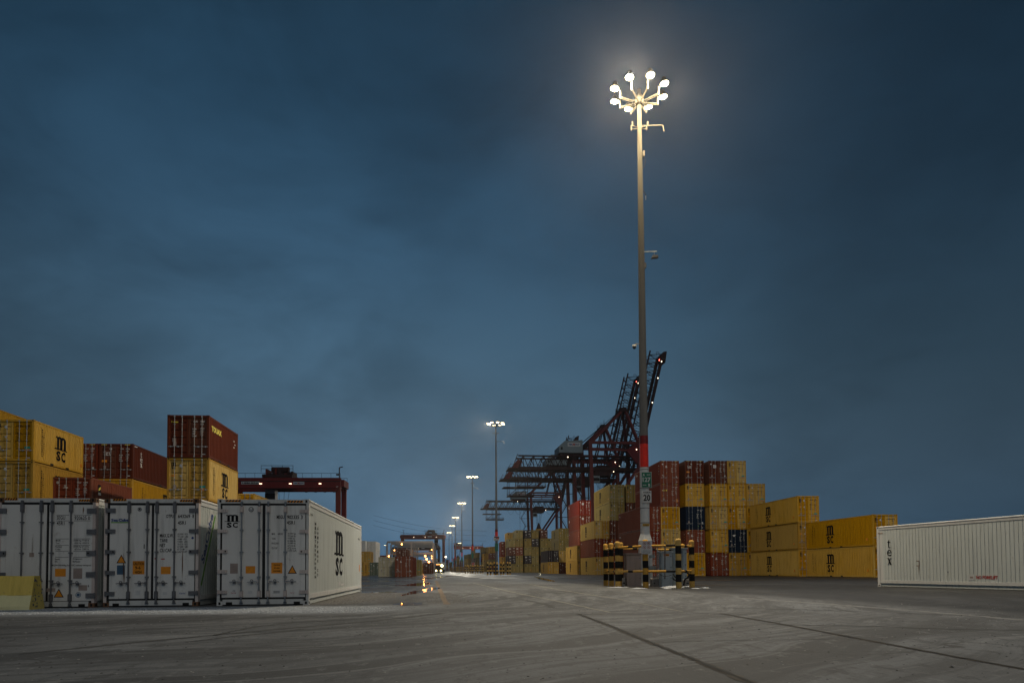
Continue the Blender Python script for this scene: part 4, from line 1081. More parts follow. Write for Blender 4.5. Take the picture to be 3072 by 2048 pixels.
def pipe(label, pts, r, mat, name='cable'):
    c = Vector((sum(p.x for p in pts)/len(pts), pts[0].y, 0)); m = MB(); m.path([p - c for p in pts], r, mat, 8); o = m.build(name); o.location = c; tag(o, label, name.replace('_', ' '))
def loop(pxs, d): return [at(Xp(a), Zp(b), d) for a, b in pxs]
pipe('thick black cable loop drooping left of the front right corner bollard', loop([(1600, 1090), (1610, 1150), (1640, 1205), (1690, 1225), (1740, 1210), (1775, 1160)], 36.8), .035, WIRE)
pipe('second black cable loop hanging closer to the corner bollard', loop([(1640, 1090), (1655, 1140), (1690, 1175), (1740, 1180), (1790, 1140), (1800, 1080)], 37.0), .03, WIRE)
pipe('black cable loop hanging between the right bollards', loop([(1800, 1060), (1850, 1050), (1920, 1065), (1960, 1110), (1935, 1170), (1870, 1205), (1845, 1330)], 37.2), .045, WIRE)
pipe('thin black cable sagging below the front rail', loop([(1350, 1090), (1390, 1120), (1450, 1145), (1530, 1135), (1600, 1115)], 35.4), .015, WIRE)
pipe('thin upright grey pipe right of the mast plinth', loop([(1305, 560), (1305, 1000), (1303, 1340)], 37.5), .03, STEEL, 'pipe')
pipe('dark upright conduit beside the light blue cabinet', loop([(1465, 450), (1463, 1200)], 36.2), .035, GUN, 'pipe')
# snow remains and ground dressing
def clump(name, label, px, py, w, dep, hgt, mat, seed):
    p = ground(px, py); m = MB(); rnd = random.Random(seed); n, q = 14, 6; vs = []; fs = []
    for i in range(q + 1):
        f = i/q
        for j in range(n):
            t = j*6.2832/n; rr_ = f*(1 + .35*math.sin(3*t + seed) + rnd.uniform(-.18, .18))
            vs.append((w/2*rr_*math.cos(t), dep/2*rr_*math.sin(t), max(-.004, hgt*(1 - f**1.6)*rnd.uniform(.4, 1.0)) if i < q else -.004))
    for i in range(q):
        for j in range(n): fs.append((i*n + j, (i+1)*n + j, (i+1)*n + (j+1) % n, i*n + (j+1) % n))
    m.add(vs, fs, mat, True); o = m.build(name); o.location = (p.x, p.y, 0); tag(o, label, 'snow'); o['kind'] = 'stuff'
for i, (a, b, w, dp, hg) in enumerate(((520, 1370, 1.1, .9, .05), (920, 1395, .9, .35, .05), (1570, 1375, 1.2, 1.0, .10), (1660, 1350, .6, .5, .05), (1940, 1352, .5, .4, .05), (2110, 1392, .4, .25, .03), (2290, 1382, .5, .3, .04), (640, 1340, .8, .5, .05), (1500, 1395, .4, .3, .04))):
    clump('snow', f'small patch of old snow on the ground at the near cage', Xp(a), Zp(b), w, dp, hg, SNOW, i)
clump('snow', 'old snow around the foot of the second mast', 1505, 1726, 7, 3, .15, SNOW, 30)

# ------------------------------------------------------------------ cranes
def lattice(m, a, b, up, wid, n, rc, rd, mat, dmat=None, planes=True):
    """truss from a to b: two chords at the bottom (+-wid/2 along side vector), apex chords at up"""
    a, b, up = Vector(a), Vector(b), Vector(up); side = (b - a).cross(up).normalized() * (wid/2); dmat = dmat or mat
    P = lambda t: a + (b - a)*t
    for sg in (-1, 1):
        s_ = side*sg
        m.beam(a + s_, b + s_, rc*2, rc*2.4, mat); m.tube(a + up + s_, b + up + s_, rc*.7, mat, 5)
        for i in range(n):
            t0, t1, tm = i/n, (i + 1)/n, (i + .5)/n
            m.tube(P(t0) + s_, P(tm) + up + s_, rd, dmat, 4, caps=False); m.tube(P(tm) + up + s_, P(t1) + s_, rd, dmat, 4, caps=False)
            m.tube(P(tm) + s_, P(tm) + up + s_, rd*.7, dmat, 4, caps=False)
    for i in range(n + 1):
        m.tube(P(i/n) - side, P(i/n) + side, rd, dmat, 4, caps=False)
        if i < n: m.tube(P((i + .5)/n) + up - side, P((i + .5)/n) + up + side, rd, dmat, 4, caps=False)
def quay_crane(label, x, d, rz, group='quay cranes with raised booms', diag=True):
    """local x along the girder, x = 0 waterside leg (right), girder reaches left; y along the rails"""
    t = thing('quay_crane', label, 'quay crane', (x, d, 0), rz, group); q = 6.5
    gz = 35.3; top = 44.2
    for lx, lean in ((0, .3), (-17, 1.4)):
        for sy in (-1, 1):
            m = MB(); m.beam((lx + lean, sy*q, 1.2), (lx, sy*q, top), 1.5, 1.15, CRANE)
            m.box((lx + lean - 1.2, sy*q - 2.5, .0), (lx + lean + 1.2, sy*q + 2.5, 1.6), CRANED); m.build('leg', t)
    m = MB()
    for sy in (-1, 1):
        m.beam((-17, sy*q, top - .4), (0, sy*q, top - .4), .8, .9, CRANE); m.beam((-17, sy*q, top - 2.9), (0, sy*q, top - 2.9), .7, .6, CRANE); m.beam((-8.5, sy*q, top - 2.9), (-8.5, sy*q, top - .4), .4, .4, CRANE)
    for lx in (-17, 0): m.beam((lx, -q, top - .5), (lx, q, top - .5), 1.0, 1.2, CRANE)
    m.build('portal_frame', t)
    for sy in (-1, 1):
        m = MB(); m.beam((-16.4, sy*q, 12), (.2, sy*q, 12), .9, 1.3, CRANE); m.build('tie_beam', t)
    for lx in (-17, 0):
        m = MB(); m.beam((lx + .5, -q, 10), (lx + .5, q, 10), .9, 1.2, CRANE); m.build('tie_beam', t)
    m = MB(); m.prism([V3((-4.5, 0, top - 3)), V3((0, 0, top + .3)), V3((0, 0, top - 7)), V3((-1, 0, top - 7.5))], (0, -q - .62, 0), (0, -q + .3, 0), CRANE); m.build('gusset_plate', t)
    m = MB()
    for sy in (-1, 1): m.beam((-15.6, sy*q, 13), (-.3, sy*q, gz), 1.0, .9, CRANE)
    m.build('diagonal_brace', t)
    m = MB(); lattice(m, (-41, 0, gz), (1, 0, gz), (0, 0, 4.2), 6.2, 12, .42, .13, CRANED)
    for i in range(11): m.beam((-41 + i*4.2, -3.1, gz - .6), (-41 + i*4.2, 3.1, gz - .6), .3, .3, CRANED)
    for sy in (-1, 1):
        m.tube((-44, sy*3.9, gz + 1.1), (0, sy*3.9, gz + 1.1), .05, CRANED, 4)
        for i in range(23): m.tube((-44 + i*2, sy*3.9, gz - .2), (-44 + i*2, sy*3.9, gz + 1.1), .04, CRANED, 4)
    m.box((-44.5, -3.9, gz - .35), (-41, 3.9, gz - .1), CRANED)
    m.prism([V3((-43.5, 0, gz)), V3((-40.5, 0, gz)), V3((-39.5, 0, gz + 2.4)), V3((-41, 0, gz + 3.2))], (0, -2.2, 0), (0, 2.2, 0), CRANE)
    m.tube((-44, 3, gz + .2), (-42.8, 3, gz + 2.6), .06, CRANED, 4); m.tube((-43, -3, gz + .2), (-41.2, -3, gz + 4.8), .12, CRANED, 4)
    m.build('girder', t)
    # maintenance platform below the tail
    m = MB(); z = gz - 6.4
    m.box((-41.5, -3, z), (-31.5, 3, z + .35), CRANED); m.box((-43.3, -3, z + 3.2), (-33, 3, z + 3.45), CRANED)
    for sx in (-41.2, -37.8, -34.2, -31.8):
        for sy in (-2.9, 2.9): m.tube((sx, sy, z), (sx, sy, gz if sx < -33 else z + 1.3), .10, CRANED, 4)
    for sy in (-2.9, 2.9):
        for zz_ in (z + 1.3, z + .8): m.tube((-41.5, sy, zz_), (-31.5, sy, zz_), .05, CRANED, 4)
        m.tube((-41.2, sy, z), (-37.8, sy, z + 3.2), .08, CRANED, 4); m.tube((-37.8, sy, z), (-34.2, sy, z + 3.2), .08, CRANED, 4)
    m.build('maintenance_platform', t)
    m = MB()
    pr = [(-27.2, 40.6), (-19.0, 40.6), (-19.0, 45.0), (-25.2, 44.6), (-27.2, 42.7)]
    m.prism([V3((a, 0, b)) for a, b in pr], (0, -4.2, 0), (0, 4.2, 0), HOUSE)
    for i in range(14): m.tube((-26.6 + i*.56, -4.23, 40.7), (-26.6 + i*.56, -4.23, 42.5), .04, HOUSE, 4)
    m.box((-26.8, -3.6, 39.5), (-19.3, 3.6, 40.5), CRANED)
    h = m.build('machinery_house', t)
    m = MB(); fr = (V3((-24.2, -4.26, 42.75)), V3((1, 0, 0)), V3((0, 0, 1))); m.box((-24.2, -4.25, 42.75), (-19.8, -4.21, 44.05), STKW)
    m.text(fr, 'TER', .25, .38, 1.65, .92, BLUT, .04); m.text(fr, 'M', 1.72, .30, 2.50, 1.05, REDT, .05); m.text(fr, 'ONT', 2.55, .38, 4.1, .92, BLUT, .04); m.build('name_board', h)
    m = MB(); m.box((-26.6, -4.24, 41.6), (-25.9, -4.2, 42.5), DARK); m.build('house_window', h)
    # A-frame with backstays
    apex = V3((-3.6, 0, 56)); m = MB()
    for sy in (-1, 1):
        m.beam((-16.6, sy*q, top - .5), apex + V3((-.6, sy*1.6, 0)), .75, .75, CRANE); m.beam((-.2, sy*q, top), apex + V3((.4, sy*1.6, 0)), .85, .85, CRANE)
        m.beam((-7, sy*2.2, top - 1), apex + V3((-.3, sy*1.2, 0)), .45, .45, CRANED)
    m.build('a_frame', t)
    m = MB(); m.box(apex - V3((1.9, 2.3, .5)), apex + V3((1.6, 2.3, .1)), CRANED); m.box(apex + V3((-1.1, -1.5, .1)), apex + V3((1.0, 1.5, 1.1)), CRANED)
    for sx in (-1.9, 1.6):
        for sy in (-2.3, 2.3): m.tube(apex + V3((sx, sy, 0)), apex + V3((sx, sy, 1.5)), .05, CRANED, 4)
    for sy in (-2.3, 2.3): m.tube(apex + V3((-1.9, sy, 1.4)), apex + V3((1.6, sy, 1.4)), .05, CRANED, 4); m.tube(apex + V3((-1.9, sy, .8)), apex + V3((1.6, sy, .8)), .04, CRANED, 4)
    m.tube(apex + V3((.3, 0, 1)), apex + V3((.3, 0, 3.2)), .09, CRANED, 4)
    m.build('apex_platform', t)
    m = MB()
    for sy in (-1.2, 1.2): m.tube(apex + V3((-.8, sy, .4)), (-19.2, sy*2, 44.0), .07, WIRE, 4); m.tube(apex + V3((-.8, sy, .7)), (-18.0, sy*2.4, 42), .06, WIRE, 4)
    m.build('hoist_ropes', t)
    # raised boom
    p0 = V3((.8, 0, gz + 1.5)); p1 = V3((10.3, 0, 76)); dv = (p1 - p0).normalized(); upv = V3((-dv.z, 0, dv.x)) * 4.6
    m = MB(); lattice(m, p0, p1, upv, 5.4, 13, .40, .12, CRANED)
    m.prism([p1 + V3((-.6, 0, -.5)), p1 + V3((.9, 0, -3)), p1 + V3((1.5, 0, 1.0)), p1 + V3((.3, 0, .8))], (0, -2.9, 0), (0, 2.9, 0), CRANED)
    m.tube(p1, p1 + upv*.2 + dv*1.4, .07, CRANED, 4); m.tube(p1 + upv*.3, p1 + upv*.35 + dv*1.2, .07, CRANED, 4); m.tube(p1 + upv*.2 + dv*1.2, p1 + upv*.35 + dv*1.2, .06, CRANED, 4)
    bm = m.build('boom', t)
    for f in (.10, .56, .78, .93):
        m = MB(); c = p0 + (p1 - p0)*f + V3((.1, -3.05, 0)); m.lathe([(.05, -.2), (.18, -.08), (.18, .08), (.05, .2)], LAMPW, 8, c); m.build('boom_lamp', bm)
    # forestay bars from the apex to the boom
    m = MB()
    for sy in (-1.6, 1.6):
        m.tube(apex + V3((.8, sy, .3)), p0 + (p1 - p0)*.52 + upv*.75 + V3((0, sy*.6, 0)), .11, CRANED, 4); m.tube(apex + V3((.8, sy, 0)), p0 + (p1 - p0)*.28 + upv*.9 + V3((0, sy*.6, 0)), .11, CRANED, 4)
    m.build('forestay', t)
    # trolley, cab, ropes and spreader
    tx = -11.5; m = MB(); m.box((tx - 3, -3.2, gz - 1.6), (tx + 3, 3.2, gz - .5), CRANED); m.box((tx - 2.2, -2.4, gz - .5), (tx + 2.4, 2.4, gz + 1.3), CRANED); m.box((tx - 3.4, -3.6, gz - 2.3), (tx + 2.4, 3.4, gz - 1.7), CRANED); m.build('trolley', t)
    m = MB(); m.box((tx - 3.6, -3.4, gz - 4.6), (tx - 1.4, -.9, gz - 2.3), HOUSE); m.box((tx - 3.55, -3.43, gz - 4.2), (tx - 1.5, -3.37, gz - 3.1), DARK); m.build('operator_cab', t)
    m = MB(); sz = gz - 10
    for a in (-1.6, -.6, .6, 1.6):
        for sy in (-.9, .9): m.tube((tx + a, sy, gz - 1.6), (tx + a*.55, sy, sz + .5), .045, WIRE, 4, caps=False)
    m.build('hoist_rope', t)
    m = MB(); m.prism([V3((tx - 1.3, 0, sz - 1.2)), V3((tx + 1.3, 0, sz - 1.2)), V3((tx + .5, 0, sz + 1.2)), V3((tx, 0, sz + 2.2)), V3((tx - .5, 0, sz + 1.2))], (0, -1.0, 0), (0, 1.0, 0), CRANED)
    m.box((tx - 1.5, -1.4, sz - 2.4), (tx + 1.5, 1.4, sz - 1.25), YPOST); m.box((tx - 1.7, -5.8, sz - 3.2), (tx + 1.7, 5.8, sz - 2.45), CRANED); m.build('spreader', t)
    # stair tower by the landside leg
    m = MB(); xs = -19.9
    for i in range(7):
        za, zb = 3 + i*4.4, 3 + (i + 1)*4.4; s0, s1 = (xs, xs - 2.6) if i % 2 else (xs - 2.6, xs)
        m.beam((s0, -q, za), (s1, -q, zb), .7, .22, CRANED); m.tube((s0, -q - .4, za + 1), (s1, -q - .4, zb + 1), .05, CRANED, 4); m.beam((s1 - .7, -q, zb), (xs + 2.6, -q, zb), .8, .16, CRANED)
        m.tube((s1 - .7 if s1 < xs else s1 + .7, -q, zb), (s1 - .7 if s1 < xs else s1 + .7, -q, zb + 1.1), .05, CRANED, 4)
    for xx in (xs - 3.1, xs + .6): m.tube((xx + (2.6 if xx > xs else 0), -q + .5, .0), (xx + (2.6 if xx > xs else 0), -q + .5, gz), .07, CRANED, 4)
    m.build('stair_tower', t)
    m = MB(); lattice(m, (-14.6, q, 2), (-14.6, q, gz), (.9, 0, 0), .9, 22, .07, .05, CRANED); m.build('ladder_tower', t)
    m = MB()
    for i in range(7):
        a0 = -30 + i*4.4
        pts = [V3((a0 + 4.2*u/8, -3.6, gz - .8 - 2.6*math.sin(math.pi*u/8))) for u in range(9)]; m.path(pts, .05, WIRE, 4)
    m.build('festoon_cable', t)
    for cx_, cz_ in ((-24, 39.2), (-8, gz - .9), (-1.0, 41.5)):
        m = MB(); m.lathe([(.05, -.16), (.15, -.08), (.15, .08), (.05, .16)], LAMPW, 8, (cx_, -3.4 if cx_ < -2 else -q - .8, cz_)); m.build('work_lamp', t)
    m = MB(); m.lathe([(.05, -.3), (.3, -.15), (.3, .15), (.05, .3)], LAMPR, 8, (p1.x - .3, -.5, p1.z - 1.5)); m.build('warning_lamp', bm)
    return t
CRZ = R(7.3)
for lab, hp, d in (('largest dark red quay crane with two raised booms beside the near mast', 1904, 250), ('dark red quay crane partly hidden behind the largest one', 1842, 279), ('smaller red quay crane farther left, spreader hanging above containers', 1677, 408)):
    lab = lab.replace('with two raised booms', 'with its raised boom')
    quay_crane(lab, gx(hp, d), d, CRZ)

def gantry(label, px0, px1, pyt, d, mat, rz=0.0, trolley=.45, signs=False, text=None, lampmat=LAMPW, spread=True, bh=2.4):
    x0, x1 = gx(px0, d), gx(px1, d); z1 = zz((px0 + px1)/2, pyt, d); w = x1 - x0
    t = thing('gantry_crane', label, 'gantry crane', ((x0 + x1)/2, d, 0), rz, 'rubber tyred gantry cranes'); q = 3.6
    m = MB()
    for sy in (-q, q):
        m.box((-w/2, sy - .6, z1 - bh), (w/2, sy + .6, z1), mat); m.box((-w/2, sy - .66, z1 - bh*.38), (w/2, sy - .6, z1 - bh*.30), CRANED)
    for sx in (-1, 1): m.box((sx*w/2 - .6, -q + .6, z1 - bh*.8), (sx*w/2 + .6, q - .6, z1 - .3), mat)
    for sy in (-q - .9, q + .9):
        m.tube((-w/2, sy, z1 + 1.0), (w/2, sy, z1 + 1.0), .04, CRANED, 4)
        for i in range(13): m.tube((-w/2 + w*i/12, sy*.95, z1), (-w/2 + w*i/12, sy, z1 + 1.0), .035, CRANED, 4)
    m.build('main_beam', t)
    for sx in (-1, 1):
        for sy in (-q, q):
            m = MB(); m.beam((sx*(w/2 - .6), sy, 2.0), (sx*(w/2 - .6), sy, z1 - bh), .95, 1.1, mat); m.build('leg', t)
        m = MB(); m.box((sx*(w/2 - .6) - .7, -q - 3, 1.3), (sx*(w/2 - .6) + .7, q + 3, 2.1), mat); m.build('sill_beam', t)
        for yy in (-q - 2.2, -q + .6, q - .6, q + 2.2):
            m = MB(); m.tube((sx*(w/2 - .6) - .45, yy, .75), (sx*(w/2 - .6) + .45, yy, .75), .75, GASK, 14); m.tube((sx*(w/2 - .6) - .47, yy, .75), (sx*(w/2 - .6) + .47, yy, .75), .32, GUN, 10); m.build('wheel', t)
    tx = -w/2 + w*trolley; m = MB()
    m.box((tx - 3.4, -q - .4, z1 + .1), (tx + 3.4, q + .4, z1 + .8), CRANED)
    rnd = random.Random(int(d))
    for i in range(9):
        a = tx - 3.2 + i*.72; hh = rnd.uniform(.3, 1.9); m.box((a, -2.5 + rnd.random(), z1 + .8), (a + rnd.uniform(.3, .6), 1.5 + rnd.random(), z1 + .8 + hh), CRANED if i % 3 else mat)
    m.tube((tx - 2, -1, z1 + 2.2), (tx + 2, -1, z1 + 2.2), .7, CRANED, 10)
    for a in (-3.6, -1.2, 1.2, 3.6): m.tube((tx + a, -q - .4, z1 + 1.3), (tx + a, -q - .4, z1 + 2.9), .05, CRANED, 4)
    m.tube((tx - 3.6, -q - .4, z1 + 2.8), (tx + 3.6, -q - .4, z1 + 2.8), .05, CRANED, 4); m.tube((tx - 3.6, -q - .4, z1 + 2.1), (tx + 3.6, -q - .4, z1 + 2.1), .05, CRANED, 4)
    m.build('trolley', t)
    m = MB(); m.box((tx + (2.0 if spread else -3.4), -1.4, z1 - bh - 2.6), (tx + (4.0 if spread else -1.2), 1.2, z1 - bh + .1), GUN); m.box((tx + (1.95 if spread else -3.45), -1.42, z1 - bh - 2.2), (tx + (4.05 if spread else -1.15), -1.3, z1 - bh - .9), DARK); m.build('operator_cab', t)
    m = MB(); sz = z1 - bh - 6
    for a in (-2.2, -.8, .8, 2.2): m.tube((tx + a, 0, z1), (tx + a*.4, 0, sz), .04, WIRE, 4, caps=False)
    m.build('hoist_rope', t)
    if spread:
        m = MB(); m.prism([V3((tx - 1.5, 0, sz - 1.6)), V3((tx + 1.5, 0, sz - 1.6)), V3((tx + 1.0, 0, sz - .6)), V3((tx + .3, 0, sz + .6)), V3((tx - .3, 0, sz + .6)), V3((tx - 1.0, 0, sz - .6))], (0, -2.5, 0), (0, 2.5, 0), CRANED); m.build('spreader', t)
    m = MB()
    for i in range(4):
        a0 = tx + 6 + i*(w/2 - tx - 6)/4*1.0; pts = [V3((a0 + 2.0*u/8 - .3, -q - .7, z1 - bh - 1.0*math.sin(math.pi*u/8))) for u in range(9)]; m.path(pts, .05, WIRE, 4)
    m.build('festoon_cable', t)
    m = MB(); m.tube((w/2 - .4, -q, z1), (w/2 - .4, -q, z1 + 2.4), .14, CRANED, 5); m.tube((w/2 - .4, -q, z1 + 2.4), (w/2 + .4, -q, z1 + 2.6), .12, CRANED, 5); m.box((w/2 - 1.1, -q - .2, z1 + .6), (w/2 - .4, -q + .2, z1 + .95), CRANED)
    m.tube((-w/2 + 1.5, -q, z1), (-w/2 + 1.5, -q, z1 + 2.6), .1, CRANED, 5); m.tube((-w/2 + .8, -q, z1 + 3.0), (-w/2 + 2.3, -q, z1 + 2.4), .08, CRANED, 5); m.build('lamp_post', t)
    for i in range(3):
        a = -w/2 + w*(.30, .56, .82)[i]; m = MB(); m.box((a - .28, -q - .75, z1 - bh*.60), (a + .28, -q - .62, z1 - bh*.56), lampmat); m.build('beam_lamp', t)
    if signs:
        fr = (V3((-w/2 + 3.4, -q - .70, z1 - bh*.62)), V3((1, 0, 0)), V3((0, 0, 1)))
        m = MB(); m.box((-w/2 + 3.4, -q - .69, z1 - bh*.62), (-w/2 + 7.5, -q - .61, z1 - bh*.38), STKW); m.text(fr, 'LIEBHERR', .15, .1, 3.95, .46, BLKT, .04); m.build('maker_board', t)
        a = -w/2 + w*.585; fr = (V3((a, -q - .70, z1 - bh*.66)), V3((1, 0, 0)), V3((0, 0, 1)))
        m = MB(); m.box((a, -q - .69, z1 - bh*.66), (a + 2.5, -q - .61, z1 - bh*.40), STKW); m.text(fr, 'TER', .12, .18, .92, .46, BLUT, .04); m.text(fr, 'M', .97, .12, 1.42, .52, REDT, .05); m.text(fr, 'ONT', 1.47, .18, 2.38, .46, BLUT, .04); m.build('name_board', t)
        fr2 = (V3((w/2 - 1.1, -q - .63, z1 - bh*.98)), V3((1, 0, 0)), V3((0, 0, 1))); m = MB(); m.text(fr2, '30T', .1, .1, .6, .4, WHTT); m.build('number_plate', t)
    else:
        m = MB(); a = -w/2 + w*.62; m.box((a, -q - .70, z1 - bh*.60), (a + 2.4, -q - .61, z1 - bh*.36), STKW); m.build('name_board', t)
    return t, z1
g1, gz1 = gantry('dark red gantry crane with white name boards rising behind the third reefer', 698, 1029, 1439, 168, RTGM, R(3), .44, True, spread=False)
gantry('tall dark red gantry crane standing over the middle of the yard', 1205, 1334, 1604, 425, RTGM, R(2), .69)
gantry('distant red gantry crane, lamp light painted into its colour, across the road end', 1364, 1449, 1638, 625, paint('lamplit red gantry paint', (.55, .09, .05), .1, .2), R(1), .12)  # brighter red carries the lamp light on this crane in its paint
gantry('low dark gantry crane behind the steel rack', 1180, 1319, 1640, 560, CRANED, R(1), .90)

# ------------------------------------------------------------------ steel reefer rack and yard lights
def rack():
    d0 = 225; xl, xr = gx(1162, d0), gx(1299, d0); z = zz(1230, 1625, d0); t = thing('steel_rack', 'grey steel rack of platforms lit by orange lamps behind the red box', 'rack', ((xl + xr)/2, d0, 0), THETA)
    w = xr - xl; M_ = paint('grey rack steel', (.20, .205, .21), .2, .3)
    for k_ in range(4):
        y = k_*16
        m = MB()
        m.beam((-w/2, y, z), (w/2, y, z), .45, .6, M_)
        for sx in (-.5, .03, .5): m.beam((w*sx, y, 0), (w*sx, y, z - .2), .45, .45, M_)
        for zf in (.30, .62):
            m.box((-w/2, y, z*zf), (w/2, y + 1.6, z*zf + .2), M_)
            m.tube((-w/2, y, z*zf + 1.1), (w/2, y, z*zf + 1.1), .05, M_, 4); m.tube((-w/2, y, z*zf + .6), (w/2, y, z*zf + .6), .04, M_, 4)
            for i in range(9): m.tube((-w/2 + w*i/8, y, z*zf), (-w/2 + w*i/8, y, z*zf + 1.1), .04, M_, 4)
        for i in range(3):
            a, b = w*(-.5 + .0*i), w*.03
        m.tube((w*.5, y, z*.30), (w*.5 + .1, y + 4, z*.62), .1, M_, 4)
        m.build('platform_frame', t)
    for i, (a, zf, y, s_) in enumerate(((-.18, .93, .3, .24), (.33, .55, .3, .27), (.36, .45, .3, .27), (.41, .36, .3, .27), (-.46, .55, .3, .22), (.47, .75, .3, .14), (.47, .55, .3, .14), (.47, .48, .3, .14), (.46, .28, .3, .2), (-.34, .74, .3, .16))):
        m = MB(); m.lathe([(.05, -s_), (s_, -s_*.4), (s_, s_*.4), (.05, s_)], LAMPO, 10, (w*a, -.4, z*zf)); m.build('sodium_lamp', t)
    for i in range(4):
        m = MB(); y = 5 + i*12; m.box((-w/2 + .6, y, z*.64), (w*.0, y + .2, z*.64 + 1.6), ORG if i % 2 else GUN); m.build('power_panel', t)
    return t, (xl + xr)/2, w, z, d0
rk, rkx, rkw, rkz, rkd = rack()
for a, zf in ((.32, .45),): lamp('sodium_light', (rkx + rkw*a, rkd - 2.5, rkz*zf), 480, (1.0, .36, .07), .3)
for lab, px, d, n, mt in (('left bay of the steel rack', 1166, 231, 2, YEL2), ('middle bay of the steel rack', 1212, 231, 2, RED), ('right bay of the steel rack', 1250, 231, 2, YEL2)):
    stack(lab, d, [(H, mt, 'plain')], pxl=px, lod=2, L=6.06)

# truck coming up the road
def truck():
    d = 262; x = gx(1316, d); t = thing('container_truck', 'dark terminal truck with lit headlamps carrying a white box up the road', 'truck', (x, d, 0), R(-3))
    m = MB(); m.prism([V3((0, 0, .7)), V3((0, 0, 1.9)), V3((0, .25, 2.9)), V3((0, 2.2, 2.95)), V3((0, 2.2, .7))], (-1.2, 0, 0), (1.2, 0, 0), BLK)
    m.box((-1.25, -.15, .45), (1.25, .1, 1.0), GUN); m.box((-.8, -.03, 1.0), (.8, 0, 1.6), GASK); m.build('cab', t)
    m = MB(); m.add([(-1.05, .015, 1.98), (1.05, .015, 1.98), (1.0, .2, 2.75), (-1.0, .2, 2.75)], [(0, 1, 2, 3)], plain('dark windscreen glass', (.02, .025, .03), .1)); m.build('windscreen', t)
    m = MB(); m.box((-1.22, 2.6, 1.25), (1.22, 8.6, 3.85), STKW)
    fr = (V3((-1.22, 2.595, 1.25)), V3((1, 0, 0)), V3((0, 0, 1))); m.text(fr, 'Z', .75, 1.75, 1.75, 2.45, BLKT, .05); m.build('cargo_box', t)
    m = MB(); m.box((-.5, .5, .6), (.5, 9, 1.2), GUN); m.build('chassis', t)
    for sx in (-1.0, 1.0):
        for y in (.9, 5.8, 7.2):
            m = MB(); m.tube((sx - .18, y, .5), (sx + .18, y, .5), .5, GASK, 14); m.tube((sx - .19, y, .5), (sx + .19, y, .5), .25, STEEL, 10); m.build('wheel', t)
        m = MB(); m.tube((sx*.88, -.16, .82), (sx*.88, -.30, .82), .26, LAMPY, 10, .15); m.build('headlight', t)
        m = MB(); m.box((sx*1.28 - .1, .1, 1.9), (sx*1.28 + .1, .2, 2.5), GUN); m.build('mirror', t)
    for a in (-.8, -.3, .2, .7):
        m = MB(); m.box((a, .12, 2.98), (a + .2, .25, 3.1), LAMPO); m.build('marker_lamp', t)
truck()
def work_light():
    d = 250; x = gx(1326, d); z = zz(1326, 1696, d); t = thing('work_light', 'bright yellow work light on a short post right of the truck', 'work light', (x, d, 0))
    m = MB(); m.tube((0, 0, 0), (0, 0, z), .09, GUN, 6); m.box((-.4, -.4, 0), (.4, .4, .25), GUN); m.build('post', t)
    m = MB(); m.tube((0, -.1, z), (0, -.35, z - .05), .42, LAMPY, 12, .25); m.build('lamp_head', t)
work_light()
def gap_light():
    d = 205; p = at(1630, 1671, d); t = thing('yard_lamp', 'small bright yard lamp shining in the gap beside the blackish doors', 'lamp', (p.x, d, 0))
    m = MB(); m.tube((0, 0, 0), (0, 0, p.z), .1, GUN, 6); m.box((-.3, -.3, 0), (.3, .3, .2), GUN); m.build('post', t)
    m = MB(); m.lathe([(.05, -.22), (.24, -.12), (.24, .12), (.05, .22)], LAMPY, 10, (0, -.2, p.z)); m.build('lamp_head', t)
    lamp('yard_lamp_glow', (p.x - .6, d - .8, p.z - .4), 350, (1.0, .9, .55), .3)
gap_light()
def crescent():
    d = 520; p = at(1337, 1669.5, d); t = thing('yard_lamp', 'lone white lamp low over the far road end', 'lamp', (p.x, d, 0))
    m = MB(); m.tube((0, 0, 0), (0, 0, p.z), .12, GUN, 6); m.build('post', t)
    m = MB(); m.lathe([(.1, -.5), (.6, -.25), (.6, .25), (.1, .5)], LAMPF, 10, (0, -.3, p.z)); m.build('lamp_head', t)
crescent()
def booth():
    d = 300; a, b = gx(1297, d), gx(1313, d); t = thing('gate_building', 'small pale building with dark windows behind the truck', 'building', ((a + b)/2, d, 0), THETA); w = b - a
    m = MB(); m.box((-w/2, 0, 0), (w/2, 6, 5.6), WHT); m.build('wall', t); m = MB(); m.box((-w/2 - .2, -.2, 5.6), (w/2 + .2, 6.2, 5.85), STEEL); m.build('roof', t)
    for i in (-.28, .22):
        m = MB(); m.box((w*i - .5, -.03, 3.4), (w*i + .5, .0, 4.6), DARK); m.build('window', t)
    m = MB(); m.beam((-w/2, 1, 5.9), (-w*.1, 1, 12), .3, .3, STKW); m.beam((w*.1, 1, 5.9), (-w*.1, 1, 12), .3, .3, STKW); m.build('roof_mast', t)
booth()
# overhead power lines far behind
for i, (ya, yb) in enumerate(((1545, 1592), (1560, 1606), (1575, 1622))):
    a, b = at(1120, ya, 700), at(1460, yb, 700); m = MB(); c = (a + b)/2
    pts = [a - c + (b - a)*(u/12) + V3((0, 0, -4*math.sin(math.pi*u/12))) for u in range(13)]; m.path(pts, .09, WIRE, 4); o = m.build('power_line'); o.location = c
    tag(o, ('uppermost', 'middle', 'lowest')[i] + ' thin power line crossing the sky above the yard', 'power line')

